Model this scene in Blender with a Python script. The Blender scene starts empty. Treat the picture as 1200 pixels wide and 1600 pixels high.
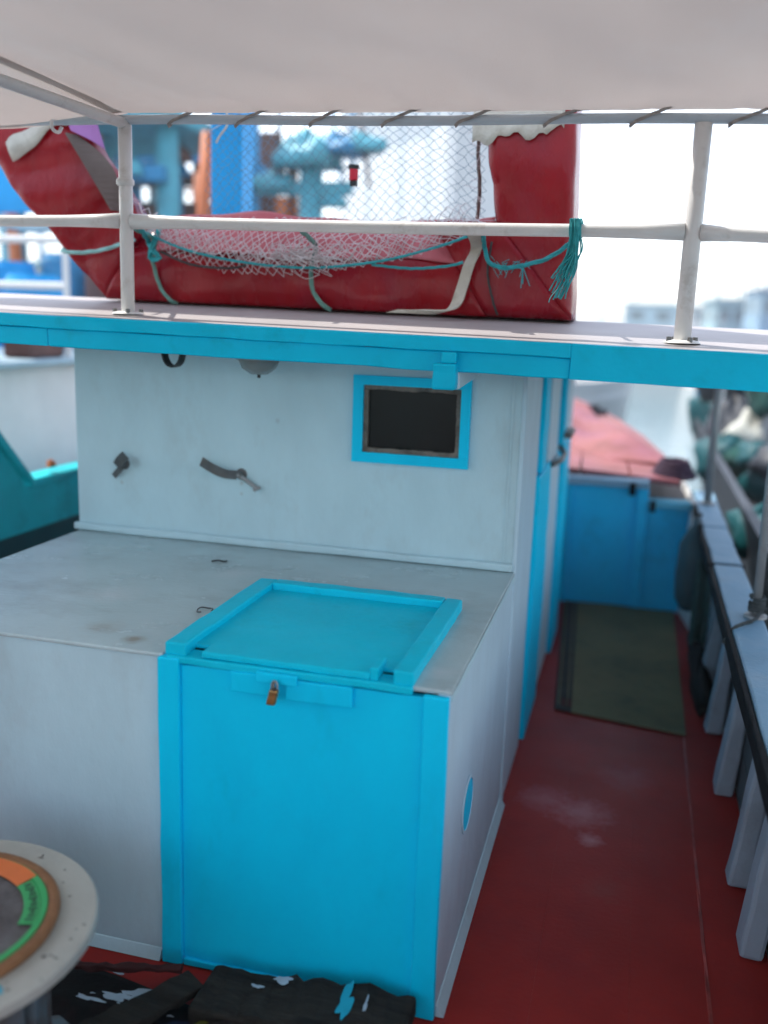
import bpy, math, random
from mathutils import Vector, Matrix
R = math.radians
rnd = random.Random(7)
scene = bpy.context.scene
C = scene.collection

# ------------------------------------------------------------------ camera
cam_d = bpy.data.cameras.new('camera')
cam = bpy.data.objects.new('camera', cam_d); C.objects.link(cam)
right = Vector((0.96531468, 0.25895474, 0.03331674))
up = Vector((-0.08421023, 0.1880147, 0.97854949))
fwd = Vector((-0.24713599, 0.9474138, -0.20329999))
m = Matrix((right, up, -fwd)).transposed().to_4x4()
m.translation = (0, 0, 1.75)
cam.matrix_world = m
cam_d.sensor_fit = 'VERTICAL'; cam_d.sensor_height = 36; cam_d.sensor_width = 27
cam_d.lens = 36 * 1487 / 1600
cam_d.clip_start = 0.05; cam_d.clip_end = 3000
cam_d.dof.use_dof = True
cam_d.dof.focus_distance = 2.78
cam_d.dof.aperture_fstop = 0.95
scene.camera = cam

# ------------------------------------------------------------------ world, sun, exposure
SUN_AZ = -66.0      # degrees from +Y, negative is to the left
SUN_EL = 58.0
w = bpy.data.worlds.new('World'); scene.world = w; w.use_nodes = True
nt = w.node_tree; nt.nodes.clear()
sky = nt.nodes.new('ShaderNodeTexSky'); sky.sky_type = 'NISHITA'; sky.sun_disc = False
sky.sun_elevation = R(SUN_EL); sky.sun_rotation = R(SUN_AZ)
sky.dust_density = 1.0; sky.air_density = 1.0; sky.ozone_density = 1.0
hs = nt.nodes.new('ShaderNodeHueSaturation'); hs.inputs['Saturation'].default_value = 0.62
hs.inputs['Value'].default_value = 1.0
bg = nt.nodes.new('ShaderNodeBackground'); bg.inputs['Strength'].default_value = 0.15
wo = nt.nodes.new('ShaderNodeOutputWorld')
nt.links.new(sky.outputs[0], hs.inputs['Color']); nt.links.new(hs.outputs[0], bg.inputs[0]); nt.links.new(bg.outputs[0], wo.inputs[0])
sl = bpy.data.lights.new('sun', 'SUN'); sl.energy = 2.0; sl.angle = R(0.6); sl.color = (1.0, 0.95, 0.87)
so = bpy.data.objects.new('sun', sl); C.objects.link(so)
sd = Vector((math.cos(R(SUN_EL)) * math.sin(R(SUN_AZ)), math.cos(R(SUN_EL)) * math.cos(R(SUN_AZ)), math.sin(R(SUN_EL))))
so.rotation_euler = (-sd).to_track_quat('-Z', 'Y').to_euler()
so.location = (-6, 2, 12)
vs = scene.view_settings
vs.view_transform = 'Standard'; vs.look = 'None'; vs.exposure = 1.56; vs.gamma = 1.0; vs.use_curve_mapping = False
scene.cycles.use_denoising = True
scene.cycles.max_bounces = 8; scene.cycles.diffuse_bounces = 5
scene.cycles.sample_clamp_indirect = 6.0

# ------------------------------------------------------------------ materials
def mat(name, col, rough=0.5, var=0.12, scale=5.0, bump=0.08, bscale=70.0, dirt=None, dirt_amt=0.0, dirt_scale=3.0,
        metal=0.0, stretch=(1, 1, 1), coat=0.0, spec=0.33, transl=0.0, chips=None, chip_amt=0.0, wave=None, blobs=()):
    M = bpy.data.materials.new(name); M.use_nodes = True
    n = M.node_tree.nodes; l = M.node_tree.links
    b = n['Principled BSDF']; out = n['Material Output']
    tc = n.new('ShaderNodeTexCoord')
    mp = n.new('ShaderNodeMapping'); mp.inputs['Scale'].default_value = stretch
    l.new(tc.outputs['Object'], mp.inputs['Vector'])
    v = mp.outputs[0]
    def noise(s, det=5, ro=0.6, vec=v):
        t = n.new('ShaderNodeTexNoise'); t.inputs['Scale'].default_value = s
        t.inputs['Detail'].default_value = det; t.inputs['Roughness'].default_value = ro
        l.new(vec, t.inputs['Vector']); return t.outputs['Fac']
    def ramp(src, a, bb):
        t = n.new('ShaderNodeMapRange'); t.inputs['From Min'].default_value = a; t.inputs['From Max'].default_value = bb
        t.clamp = True; l.new(src, t.inputs['Value']); return t.outputs[0]
    def mix(f, a, bb):
        t = n.new('ShaderNodeMix'); t.data_type = 'RGBA'
        if hasattr(f, 'default_value') or hasattr(f, 'links'): l.new(f, t.inputs[0])
        else: t.inputs[0].default_value = f
        for s, x in ((6, a), (7, bb)):
            if isinstance(x, tuple): t.inputs[s].default_value = (*x, 1)
            else: l.new(x, t.inputs[s])
        return t.outputs[2]
    lo = tuple(max(0, c * (1 - var)) for c in col); hi = tuple(min(1, c * (1 + var)) for c in col)
    c = mix(ramp(noise(scale), 0.3, 0.7), lo, hi)
    if dirt:
        d1 = ramp(noise(dirt_scale, 8, 0.7), 0.62 - 0.3 * dirt_amt, 0.85 - 0.1 * dirt_amt)
        c = mix(d1, c, dirt)
    for (pos, rad, bc, st) in blobs:
        vm = n.new('ShaderNodeVectorMath'); vm.operation = 'DISTANCE'; l.new(tc.outputs['Object'], vm.inputs[0]); vm.inputs[1].default_value = pos
        nz = noise(22, 6, 0.7)
        ad = n.new('ShaderNodeMath'); ad.operation = 'MULTIPLY_ADD'; l.new(nz, ad.inputs[0]); ad.inputs[1].default_value = rad * 1.6; l.new(vm.outputs['Value'], ad.inputs[2])
        f = ramp(ad.outputs[0], rad * 1.9, rad * 0.9)
        mu = n.new('ShaderNodeMath'); mu.operation = 'MULTIPLY'; l.new(f, mu.inputs[0]); mu.inputs[1].default_value = st
        c = mix(mu.outputs[0], c, bc)
    if chips:
        f = ramp(noise(16, 8, 0.75), 0.70 - 0.1 * chip_amt, 0.715 - 0.1 * chip_amt)
        c = mix(f, c, chips)
    l.new(c, b.inputs['Base Color'])
    rr = n.new('ShaderNodeMapRange'); rr.inputs['To Min'].default_value = max(0.02, rough - 0.1); rr.inputs['To Max'].default_value = min(1, rough + 0.12)
    l.new(noise(scale * 2.3), rr.inputs['Value']); l.new(rr.outputs[0], b.inputs['Roughness'])
    b.inputs['Metallic'].default_value = metal; b.inputs['Specular IOR Level'].default_value = spec
    b.inputs['Coat Weight'].default_value = coat
    if bump:
        bp = n.new('ShaderNodeBump'); bp.inputs['Strength'].default_value = bump; bp.inputs['Distance'].default_value = 0.01
        if wave:
            wv = n.new('ShaderNodeTexWave'); wv.bands_direction = wave[0]; wv.inputs['Scale'].default_value = wave[1]
            wv.inputs['Distortion'].default_value = wave[2]; wv.inputs['Detail'].default_value = 2
            l.new(v, wv.inputs['Vector']); h = wv.outputs['Fac']
        else: h = noise(bscale, 4)
        l.new(h, bp.inputs['Height']); l.new(bp.outputs[0], b.inputs['Normal'])
    if transl:
        tr = n.new('ShaderNodeBsdfTranslucent'); l.new(c, tr.inputs[0])
        ms = n.new('ShaderNodeMixShader'); ms.inputs[0].default_value = transl
        l.new(b.outputs[0], ms.inputs[1]); l.new(tr.outputs[0], ms.inputs[2]); l.new(ms.outputs[0], out.inputs[0])
    return M

GR = (0.12, 0.12, 0.11)
WHITE = mat('white_paint', (0.53, 0.72, 0.77), 0.42, 0.06, 3, 0.16, 26, (0.44, 0.56, 0.58), 0.3, 2.2, stretch=(1.6, 1.6, 0.8), chips=(0.36, 0.42, 0.42), chip_amt=-0.5,
    blobs=(((-0.60, -1.275, 1.165), 0.022, (0.30, 0.37, 0.39), 0.5), ((-0.665, -1.275, 1.085), 0.010, (0.30, 0.25, 0.18), 0.45), ((-0.17, -1.275, 1.12), 0.010, (0.30, 0.25, 0.18), 0.45), ((-0.17, -1.275, 1.08), 0.008, (0.32, 0.27, 0.20), 0.35), ((-0.03, -1.275, 1.36), 0.012, (0.36, 0.43, 0.45), 0.5)))  # first blob: hook's shadow painted as a grey smear; brown ones are rust
WHITESIDE = mat('white_side_paint', (0.54, 0.71, 0.79), 0.42, 0.07, 3, 0.30, 30, (0.44, 0.54, 0.62), 0.25, 2.0, stretch=(1.6, 1.6, 0.8))
COUNTER = mat('worn_white_top', (0.45, 0.56, 0.57), 0.24, 0.12, 2.2, 0.12, 60, (0.28, 0.31, 0.31), 0.45, 3.0, stretch=(0.7, 1, 1),
              chips=(0.2, 0.2, 0.19), chip_amt=-0.55)
BLUE = mat('cyan_paint', (0.0, 0.66, 0.98), 0.45, 0.06, 2.5, 0.13, 24, (0.0, 0.50, 0.72), 0.2, 2.0, stretch=(1.6, 1.6, 0.8), chips=(0.0, 0.42, 0.58), chip_amt=-0.22, spec=0.13)
BLUETOP = mat('cyan_top_paint', (0.0, 0.60, 0.80), 0.42, 0.08, 4, 0.14, 50, (0.0, 0.40, 0.50), 0.35, 4.0, chips=(0.02, 0.28, 0.34), chip_amt=-0.6, spec=0.14)
FASCIA = mat('cyan_fascia_paint', (0.0, 0.56, 0.82), 0.45, 0.10, 3, 0.15, 40, (0.0, 0.38, 0.52), 0.3, 5, chips=(0.05, 0.14, 0.15), chip_amt=-0.7, spec=0.12)
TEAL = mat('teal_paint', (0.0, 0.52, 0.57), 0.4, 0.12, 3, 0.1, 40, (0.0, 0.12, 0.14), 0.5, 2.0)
TEALDARK = mat('dark_teal', (0.0, 0.07, 0.08), 0.5, 0.2, 3)
DBLUE = mat('blue_bulkhead_paint', (0.0, 0.55, 0.92), 0.42, 0.10, 2, 0.1, 40, (0.0, 0.18, 0.32), 0.4, 2)
MAST = mat('bright_blue_paint', (0.0, 0.33, 0.72), 0.45, 0.1, 3)
DECK = mat('red_deck_paint', (0.33, 0.024, 0.019), 0.44, 0.16, 3, 0.12, 60, (0.23, 0.018, 0.020), 0.45, 2.0, spec=0.10, chips=(0.15, 0.02, 0.02), chip_amt=-0.12,
           blobs=(((1.15, 1.56, 0.0), 0.12, (0.52, 0.20, 0.22), 0.8), ((1.19, 1.38, 0.0), 0.05, (0.58, 0.24, 0.26), 0.85), ((1.01, 1.62, 0.0), 0.11, (0.46, 0.15, 0.17), 0.75), ((1.30, 1.9, 0.0), 0.12, (0.38, 0.10, 0.11), 0.6), ((1.25, 1.1, 0.0), 0.08, (0.27, 0.06, 0.05), 0.5)))
FDECK = mat('faded_red_deck_paint', (0.25, 0.075, 0.065), 0.5, 0.25, 3, 0.2, 55, (0.30, 0.10, 0.14), 0.45, 2.5)
ROOFT = mat('roof_white_paint', (0.38, 0.355, 0.355), 0.5, 0.08, 2, 0.1, 40, (0.40, 0.36, 0.35), 0.35, 3)
STEEL = mat('white_pipe_paint', (0.72, 0.72, 0.71), 0.38, 0.06, 6, 0.08, 60, (0.42, 0.38, 0.33), 0.2, 9, chips=(0.16, 0.08, 0.05), chip_amt=-0.75)
GALV = mat('grey_pipe', (0.34, 0.35, 0.35), 0.45, 0.12, 8, 0.06, 60, (0.18, 0.15, 0.13), 0.3, 9, metal=0.3)
CANVAS = mat('awning_canvas', (0.535, 0.47, 0.435), 0.85, 0.05, 1.6, 0.25, 220, (0.56, 0.53, 0.51), 0.3, 1.2, stretch=(1, 0.5, 1), spec=0.15, transl=0.22)
RED = mat('red_vinyl', (0.27, 0.003, 0.009), 0.26, 0.14, 4, 0.6, 13, (0.24, 0.010, 0.03), 0.4, 3.0, spec=0.26, stretch=(1.3, 1, 0.6))
REDPINK = mat('sunlit_red_vinyl', (0.50, 0.11, 0.13), 0.45, 0.2, 5, 0.5, 9, (0.5, 0.2, 0.22), 0.4, 5.0, stretch=(1.5, 0.6, 0.5))
BROWNLIN = mat('brown_lining', (0.13, 0.10, 0.085), 0.8, 0.2, 6)
PURPLE = mat('purple_vinyl', (0.36, 0.16, 0.40), 0.35, 0.12, 6)
TAPE = mat('cream_torn_fabric', (0.52, 0.49, 0.42), 0.75, 0.14, 12, 0.3, 60, (0.3, 0.26, 0.2), 0.4, 14)
ROPET = mat('teal_rope', (0.03, 0.33, 0.36), 0.7, 0.2, 40)
ROPEG = mat('green_rope', (0.16, 0.34, 0.29), 0.75, 0.2, 40)
ROPELT = mat('pale_aqua_rope', (0.30, 0.58, 0.56), 0.7, 0.15, 40)
ROPED = mat('dark_rope', (0.05, 0.06, 0.06), 0.8, 0.3, 40)
ROPEGREY = mat('grey_lashing', (0.34, 0.31, 0.29), 0.8, 0.25, 40)
NETW = mat('white_twine', (0.62, 0.57, 0.58), 0.7, 0.1, 20)
NETB = mat('blue_twine', (0.10, 0.17, 0.24), 0.7, 0.2, 20)
DARKMETAL = mat('dark_metal', (0.15, 0.155, 0.155), 0.45, 0.25, 15, 0.1, 60, (0.2, 0.17, 0.14), 0.4, 20, metal=0.5)
BLACKBAND = mat('black_band', (0.025, 0.025, 0.025), 0.5)
BRASS = mat('worn_brass', (0.42, 0.24, 0.09), 0.38, 0.25, 30, 0.1, 60, (0.12, 0.08, 0.05), 0.4, 30, metal=0.75)
GLASSL = mat('frosted_lamp_glass', (0.26, 0.28, 0.27), 0.2, 0.08, 8)
PANE = mat('dark_window_glass', (0.006, 0.010, 0.010), 0.16, 0.3, 4, 0.02, 12, spec=0.15)
GASKET = mat('weathered_window_frame', (0.20, 0.17, 0.14), 0.75, 0.3, 20, 0.4, 50, (0.03, 0.025, 0.02), 0.5, 25)
MATG = mat('green_mat', (0.20, 0.17, 0.088), 0.9, 0.15, 6, 0.5, 240, (0.04, 0.05, 0.04), 0.5, 3.0)
MATE = mat('mat_border', (0.05, 0.045, 0.04), 0.9, 0.3, 12)
MATR = mat('mat_red_motif', (0.10, 0.03, 0.025), 0.9, 0.3, 12)
RUBBER = mat('black_rubber', (0.005, 0.006, 0.007), 0.7, 0.3, 8, spec=0.1)
CAP = mat('cap_rail_paint', (0.20, 0.37, 0.50), 0.5, 0.14, 4, 0.35, 35, (0.24, 0.33, 0.40), 0.5, 4.0, chips=(0.12, 0.14, 0.15), chip_amt=-0.2)
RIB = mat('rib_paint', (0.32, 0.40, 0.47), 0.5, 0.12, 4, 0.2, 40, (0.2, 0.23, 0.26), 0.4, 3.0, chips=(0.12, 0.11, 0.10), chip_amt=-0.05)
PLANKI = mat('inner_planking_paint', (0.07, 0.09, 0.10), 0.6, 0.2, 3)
DISC = mat('spool_white_board', (0.44, 0.43, 0.37), 0.55, 0.07, 5, 0.12, 40, (0.33, 0.32, 0.28), 0.45, 6, chips=(0.09, 0.09, 0.09), chip_amt=0.25)
SPOOLC = mat('spool_core', (0.13, 0.11, 0.10), 0.7, 0.25, 6, 0.3, 40, (0.16, 0.28, 0.33), 0.6, 4.5)
BROWNROLL = mat('brown_card_rim', (0.26, 0.12, 0.05), 0.7, 0.2, 30, 0.3, 80, wave=('Z', 120, 2))
GREENL = mat('green_label', (0.05, 0.40, 0.12), 0.4, 0.1, 10)
DKGREEN = mat('dark_green_print', (0.03, 0.10, 0.05), 0.5, 0.2, 30)
ORANGEL = mat('orange_label', (0.72, 0.16, 0.03), 0.4, 0.1, 10)
ROLLIN = mat('dusty_line_winding', (0.10, 0.085, 0.08), 0.6, 0.3, 14, 0.5, 60, (0.20, 0.19, 0.19), 0.5, 8)
TARP = mat('black_tarp', (0.004, 0.0036, 0.0036), 0.75, 0.4, 5, 0.5, 25, (0.03, 0.008, 0.007), 0.3, 4, spec=0.2)
OLDWOOD = mat('weathered_dark_wood', (0.034, 0.030, 0.024), 0.85, 0.5, 7, 0.9, 22, (0.006, 0.005, 0.005), 0.7, 5, stretch=(0.6, 5, 5), chips=(0.12, 0.115, 0.10), chip_amt=0.1, spec=0.15)
SPLASHW = mat('white_paint_spill', (0.42, 0.50, 0.56), 0.5, 0.15, 20)
SPLASHB = mat('blue_paint_spill', (0.02, 0.42, 0.55), 0.5, 0.15, 20)
DBLUECL = mat('navy_printed_cloth', (0.010, 0.016, 0.05), 0.7, 0.3, 20)
YELLOWP = mat('olive_yellow_print', (0.10, 0.11, 0.01), 0.7, 0.3, 20)
ORANGE = mat('orange_paint', (0.55, 0.15, 0.05), 0.5, 0.15, 5)
BGBLUE = mat('boat_blue_paint', (0.03, 0.24, 0.44), 0.5, 0.2, 3)
BGTURQ = mat('boat_turquoise_paint', (0.09, 0.38, 0.46), 0.5, 0.2, 3)
BGWHITE = mat('boat_white_paint', (0.74, 0.73, 0.71), 0.5, 0.06, 3)
BGPALE = mat('boat_pale_blue_paint', (0.38, 0.52, 0.58), 0.5, 0.15, 3)
BGDARK = mat('boat_dark_paint', (0.035, 0.04, 0.05), 0.5, 0.3, 3)
BGBROWN = mat('boat_brown_wood', (0.14, 0.07, 0.06), 0.6, 0.3, 3)
BGRED = mat('boat_red_paint', (0.35, 0.06, 0.05), 0.5, 0.2, 3)
BGGREEN = mat('dark_green_net', (0.01, 0.06, 0.05), 0.9, 0.4, 9, 0.8, 30)
BGNET = mat('pale_net', (0.50, 0.50, 0.44), 0.9, 0.3, 7, 0.8, 30)
BGNETB = mat('blue_net', (0.02, 0.22, 0.38), 0.9, 0.3, 7, 0.8, 30)

# ------------------------------------------------------------------ mesh helpers
class MB:
    def __init__(s): s.v = []; s.f = []
    def box(s, x0, x1, y0, y1, z0, z1):
        k = len(s.v)
        s.v += [(x, y, z) for z in (z0, z1) for y in (y0, y1) for x in (x0, x1)]
        s.f += [[k + i for i in q] for q in ((0, 2, 3, 1), (4, 5, 7, 6), (0, 1, 5, 4), (2, 6, 7, 3), (0, 4, 6, 2), (1, 3, 7, 5))]
        return s
    def hexa(s, p):          # eight corners ordered as in box()
        k = len(s.v); s.v += [tuple(q) for q in p]
        s.f += [[k + i for i in q] for q in ((0, 2, 3, 1), (4, 5, 7, 6), (0, 1, 5, 4), (2, 6, 7, 3), (0, 4, 6, 2), (1, 3, 7, 5))]
        return s
    def wbox(s, x0, x1, y0, y1, z0, z1, n=8, amp=0.002, axis=0, seed=1, zt=0.0):
        """box with n segments along an axis and hand-made unevenness; zt tilts z along x"""
        r = random.Random(seed); k = len(s.v)
        a0, a1 = ((x0, x1), (y0, y1), (z0, z1))[axis]
        for i in range(n + 1):
            t = a0 + (a1 - a0) * i / n
            for (p, q) in ((0, 0), (1, 0), (1, 1), (0, 1)):
                if axis == 0: c = [t, (y0, y1)[p], (z0, z1)[q]]
                elif axis == 1: c = [(x0, x1)[p], t, (z0, z1)[q]]
                else: c = [(x0, x1)[p], (y0, y1)[q], t]
                for d in range(3):
                    if d != axis: c[d] += r.uniform(-amp, amp)
                c[2] += zt * c[0]
                s.v.append(tuple(c))
        for i in range(n):
            for j in range(4):
                s.f.append([k + i * 4 + j, k + i * 4 + (j + 1) % 4, k + i * 4 + 4 + (j + 1) % 4, k + i * 4 + 4 + j])
        s.f.append([k + 3, k + 2, k + 1, k]); e = k + n * 4; s.f.append([e, e + 1, e + 2, e + 3])
        return s
    def prism(s, poly, ext):  # poly: list of 3D points, ext: vector
        k = len(s.v); n = len(poly); e = Vector(ext)
        s.v += [tuple(p) for p in poly] + [tuple(Vector(p) + e) for p in poly]
        s.f.append(list(range(k + n - 1, k - 1, -1))); s.f.append(list(range(k + n, k + 2 * n)))
        for i in range(n): s.f.append([k + i, k + (i + 1) % n, k + n + (i + 1) % n, k + n + i])
        return s
    def tube(s, pts, r, n=8, cap=True):
        pts = [Vector(p) for p in pts]
        if len(pts) < 2: return s
        k = len(s.v); prev = None
        for i, p in enumerate(pts):
            t = (pts[min(i + 1, len(pts) - 1)] - pts[max(i - 1, 0)])
            if t.length < 1e-9: t = Vector((0, 0, 1))
            t.normalize()
            a = prev if prev is not None else (Vector((0, 0, 1)) if abs(t.z) < 0.9 else Vector((1, 0, 0)))
            a = (a - t * a.dot(t))
            if a.length < 1e-6: a = t.orthogonal()
            a.normalize(); prev = a; b = t.cross(a)
            rr = r[i] if isinstance(r, (list, tuple)) else r
            for j in range(n):
                th = 2 * math.pi * j / n
                s.v.append(tuple(p + a * (rr * math.cos(th)) + b * (rr * math.sin(th))))
        for i in range(len(pts) - 1):
            for j in range(n):
                s.f.append([k + i * n + j, k + i * n + (j + 1) % n, k + (i + 1) * n + (j + 1) % n, k + (i + 1) * n + j])
        if cap and n > 2:
            s.f.append(list(range(k + n - 1, k - 1, -1))); e = k + (len(pts) - 1) * n; s.f.append(list(range(e, e + n)))
        return s
    def rope(s, pts, r):
        pts = resample(smooth_path(pts), r * 1.6)
        for sg in range(3):
            q = []; prev = None
            for i, p in enumerate(pts):
                t = (pts[min(i + 1, len(pts) - 1)] - pts[max(i - 1, 0)]).normalized()
                a = prev if prev is not None else (Vector((0, 0, 1)) if abs(t.z) < 0.9 else Vector((1, 0, 0)))
                a = (a - t * a.dot(t)).normalized(); prev = a; b = t.cross(a)
                th = i * 0.42 + sg * 2.094
                q.append(p + a * (r * 0.52 * math.cos(th)) + b * (r * 0.52 * math.sin(th)))
            s.tube(q, r * 0.56, 5)
        return s
    def lathe(s, prof, c=(0, 0, 0), n=40, a0=0.0, a1=2 * math.pi, close=False):
        k = len(s.v); full = abs(a1 - a0 - 2 * math.pi) < 1e-6; m_ = n if full else n + 1; L = len(prof)
        for i in range(m_):
            th = a0 + (a1 - a0) * i / n
            for (r, z) in prof: s.v.append((c[0] + r * math.cos(th), c[1] + r * math.sin(th), c[2] + z))
        for i in range(n):
            for j in range(L if close else L - 1):
                a = k + i * L + j; b = k + ((i + 1) % m_) * L + j
                j2 = (j + 1) % L
                s.f.append([a, b, k + ((i + 1) % m_) * L + j2, k + i * L + j2])
        if close and not full:
            s.f.append([k + j for j in range(L)]); s.f.append([k + (m_ - 1) * L + j for j in range(L - 1, -1, -1)])
        return s
    def grid(s, fn, nu, nv):
        k = len(s.v)
        for i in range(nu + 1):
            for j in range(nv + 1): s.v.append(tuple(fn(i / nu, j / nv)))
        for i in range(nu):
            for j in range(nv):
                a = k + i * (nv + 1) + j; s.f.append([a, a + nv + 1, a + nv + 2, a + 1])
        return s
    def lump(s, c, rad, seed, n=14, flat=0.0):
        r = random.Random(seed); ph = [r.uniform(0, 6.28) for _ in range(8)]; k = len(s.v)
        for i in range(n + 1):
            la = math.pi * i / n
            for j in range(2 * n):
                lo = math.pi * j / n
                d = Vector((math.sin(la) * math.cos(lo), math.sin(la) * math.sin(lo), math.cos(la)))
                q = 1 + 0.13 * math.sin(3 * lo + ph[0] + 2 * la) + 0.10 * math.sin(5 * la + ph[1] + lo) + 0.07 * math.sin(7 * lo + ph[2] - 3 * la) + 0.05 * math.sin(11 * lo + 9 * la + ph[3])
                z = d.z * rad[2] * q
                if z < -flat * rad[2]: z = -flat * rad[2]
                s.v.append((c[0] + d.x * rad[0] * q, c[1] + d.y * rad[1] * q, c[2] + z))
        for i in range(n):
            for j in range(2 * n):
                s.f.append([k + i * 2 * n + j, k + (i + 1) * 2 * n + j, k + (i + 1) * 2 * n + (j + 1) % (2 * n), k + i * 2 * n + (j + 1) % (2 * n)])
        return s
    def build(s, name, material, parent=None, bevel=0.0, smooth=False, thick=0.0, local=False, base=None, subd=0):
        off = Vector((0, 0, 0))
        if not local:
            if parent is not None: off = world_loc(parent)
            elif base is not None: off = Vector(base)
            else:
                xs = [v[0] for v in s.v]; ys = [v[1] for v in s.v]; zs = [v[2] for v in s.v]
                off = Vector(((min(xs) + max(xs)) / 2, (min(ys) + max(ys)) / 2, min(zs)))
        me = bpy.data.meshes.new(name)
        me.from_pydata([tuple(Vector(v) - off) for v in s.v], [], s.f); me.validate(); me.update()
        import bmesh
        bm = bmesh.new(); bm.from_mesh(me); bmesh.ops.recalc_face_normals(bm, faces=bm.faces); bm.to_mesh(me); bm.free()
        if smooth:
            for p in me.polygons: p.use_smooth = True
        me.materials.append(material)
        o = bpy.data.objects.new(name, me); C.objects.link(o)
        if parent is not None: o.parent = parent
        elif not local: o.location = off
        if subd:
            md = o.modifiers.new('subd', 'SUBSURF'); md.levels = subd; md.render_levels = subd
        if thick:
            md = o.modifiers.new('thick', 'SOLIDIFY'); md.thickness = thick; md.offset = 0
        if bevel:
            md = o.modifiers.new('bevel', 'BEVEL'); md.width = bevel; md.segments = 2; md.limit_method = 'ANGLE'; md.angle_limit = R(40)
        return o

def world_loc(o):
    p = Vector((0, 0, 0))
    while o is not None: p += Vector(o.location); o = o.parent
    return p
def smooth_path(pts, n=10):
    P = [Vector(p) for p in pts]
    if len(P) < 3: return P
    P = [P[0] * 2 - P[1]] + P + [P[-1] * 2 - P[-2]]; out = []
    for i in range(1, len(P) - 2):
        p0, p1, p2, p3 = P[i - 1:i + 3]
        for j in range(n):
            t = j / n
            out.append(0.5 * ((2 * p1) + (p2 - p0) * t + (2 * p0 - 5 * p1 + 4 * p2 - p3) * t * t + (3 * p1 - p0 - 3 * p2 + p3) * t ** 3))
    out.append(P[-2]); return out
def resample(pts, d):
    out = [pts[0]]; acc = 0
    for a, b in zip(pts, pts[1:]):
        L = (b - a).length
        while acc + L >= d and L > 1e-9:
            a = a + (b - a) * ((d - acc) / L); L = (b - a).length; acc = 0; out.append(a.copy())
        acc += L
    if len(out) < 2: out.append(pts[-1])
    return out
def tag(o, label, cat, group=None):
    o['label'] = label; o['category'] = cat
    if group: o['group'] = group
    return o
def struct(o, label=None):
    o['kind'] = 'structure'
    if label: o['label'] = label
    return o
def thing(name, label, cat, loc, rz=0.0, group=None):
    o = bpy.data.objects.new(name, None); C.objects.link(o); o.location = loc; o.rotation_euler = (0, 0, rz); o.empty_display_size = 0.1
    return tag(o, label, cat, group)

# ------------------------------------------------------------------ water
wm = bpy.data.materials.new('harbour_water'); wm.use_nodes = True
n = wm.node_tree.nodes; l = wm.node_tree.links; b = n['Principled BSDF']
b.inputs['Base Color'].default_value = (0.10, 0.16, 0.17, 1); b.inputs['Roughness'].default_value = 0.12; b.inputs['IOR'].default_value = 1.33
tc = n.new('ShaderNodeTexCoord'); nz = n.new('ShaderNodeTexNoise'); nz.inputs['Scale'].default_value = 1.6; nz.inputs['Detail'].default_value = 4
bp = n.new('ShaderNodeBump'); bp.inputs['Strength'].default_value = 0.5; bp.inputs['Distance'].default_value = 0.05
l.new(tc.outputs['Object'], nz.inputs['Vector']); l.new(nz.outputs['Fac'], bp.inputs['Height']); l.new(bp.outputs[0], b.inputs['Normal'])
q = MB(); q.v = [(-1500, -1500, -0.75), (1500, -1500, -0.75), (1500, 1500, -0.75), (-1500, 1500, -0.75)]; q.f = [[0, 1, 2, 3]]
struct(q.build('water', wm, base=(0, 0, -0.75)))

# ------------------------------------------------------------------ hull and decks of the boat we stand on
CX = -1.22
def half(y):
    if y < 5.0: return 1.725
    if y < 6.0: return 1.725 - 0.155 * (y - 5.0)
    t = min(1, (y - 6.0) / 6.2); return 1.55 * (1 - t ** 1.7) + 0.02
ys = [-2.5, 0, 2, 4, 6, 7, 8, 9, 10, 11, 11.6, 12.2]
hull = thing('hull', 'white wooden hull of the fishing boat below its deck edge', 'hull', (CX, 4.8, -0.75))
for sgn in (1, -1):
    q = MB()
    def hf(u, v, sgn=sgn):
        i = u * (len(ys) - 1); k = min(int(i), len(ys) - 2); y = ys[k] + (ys[k + 1] - ys[k]) * (i - k)
        top = 0.64 if y < 5.9 else 0.735 + 0.17 * ((y - 6) / 6.2) ** 1.2
        z = -0.95 + (top + 0.95) * v
        return (CX + sgn * (half(y) * (0.985 + 0.015 * v) + 0.012), y, z)
    q.grid(hf, 44, 4).build('side_planking', BGWHITE, hull, smooth=True, thick=0.016)
MB().box(CX - 1.5, CX + 1.5, -2.52, -2.47, -0.95, 0.75).build('transom', BGWHITE, hull)

deck = thing('deck', 'dark red painted deck boards beside the cabin', 'deck', (CX, 1.7, 0)); del deck['category']; deck['kind'] = 'structure'
bounds = [-2.86, -2.3, -1.75, -1.2, -0.66, -0.335, -0.137, 0.112, 0.316, 0.49]
for i, (a, bb) in enumerate(zip(bounds, bounds[1:])):
    g = 0.00012
    MB().wbox(a + g, bb - g, -2.4, 5.94, -0.03, 0.0 + (0.0002 if i % 2 else 0), n=24, amp=0.00005, axis=1, seed=i).build('deck_board', DECK, deck)
MB().wbox(0.312, 0.320, -2.4, 4.16, 0.0004, 0.0026, n=60, amp=0.0018, axis=1, seed=40).build('seam_strip', mat('seam_filler', (0.34, 0.055, 0.045), 0.5, 0.5, 9), deck)
MB().box(-2.86, 0.43, -2.42, 5.94, -0.09, -0.05).build('deck_bed', RUBBER, deck)

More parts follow.
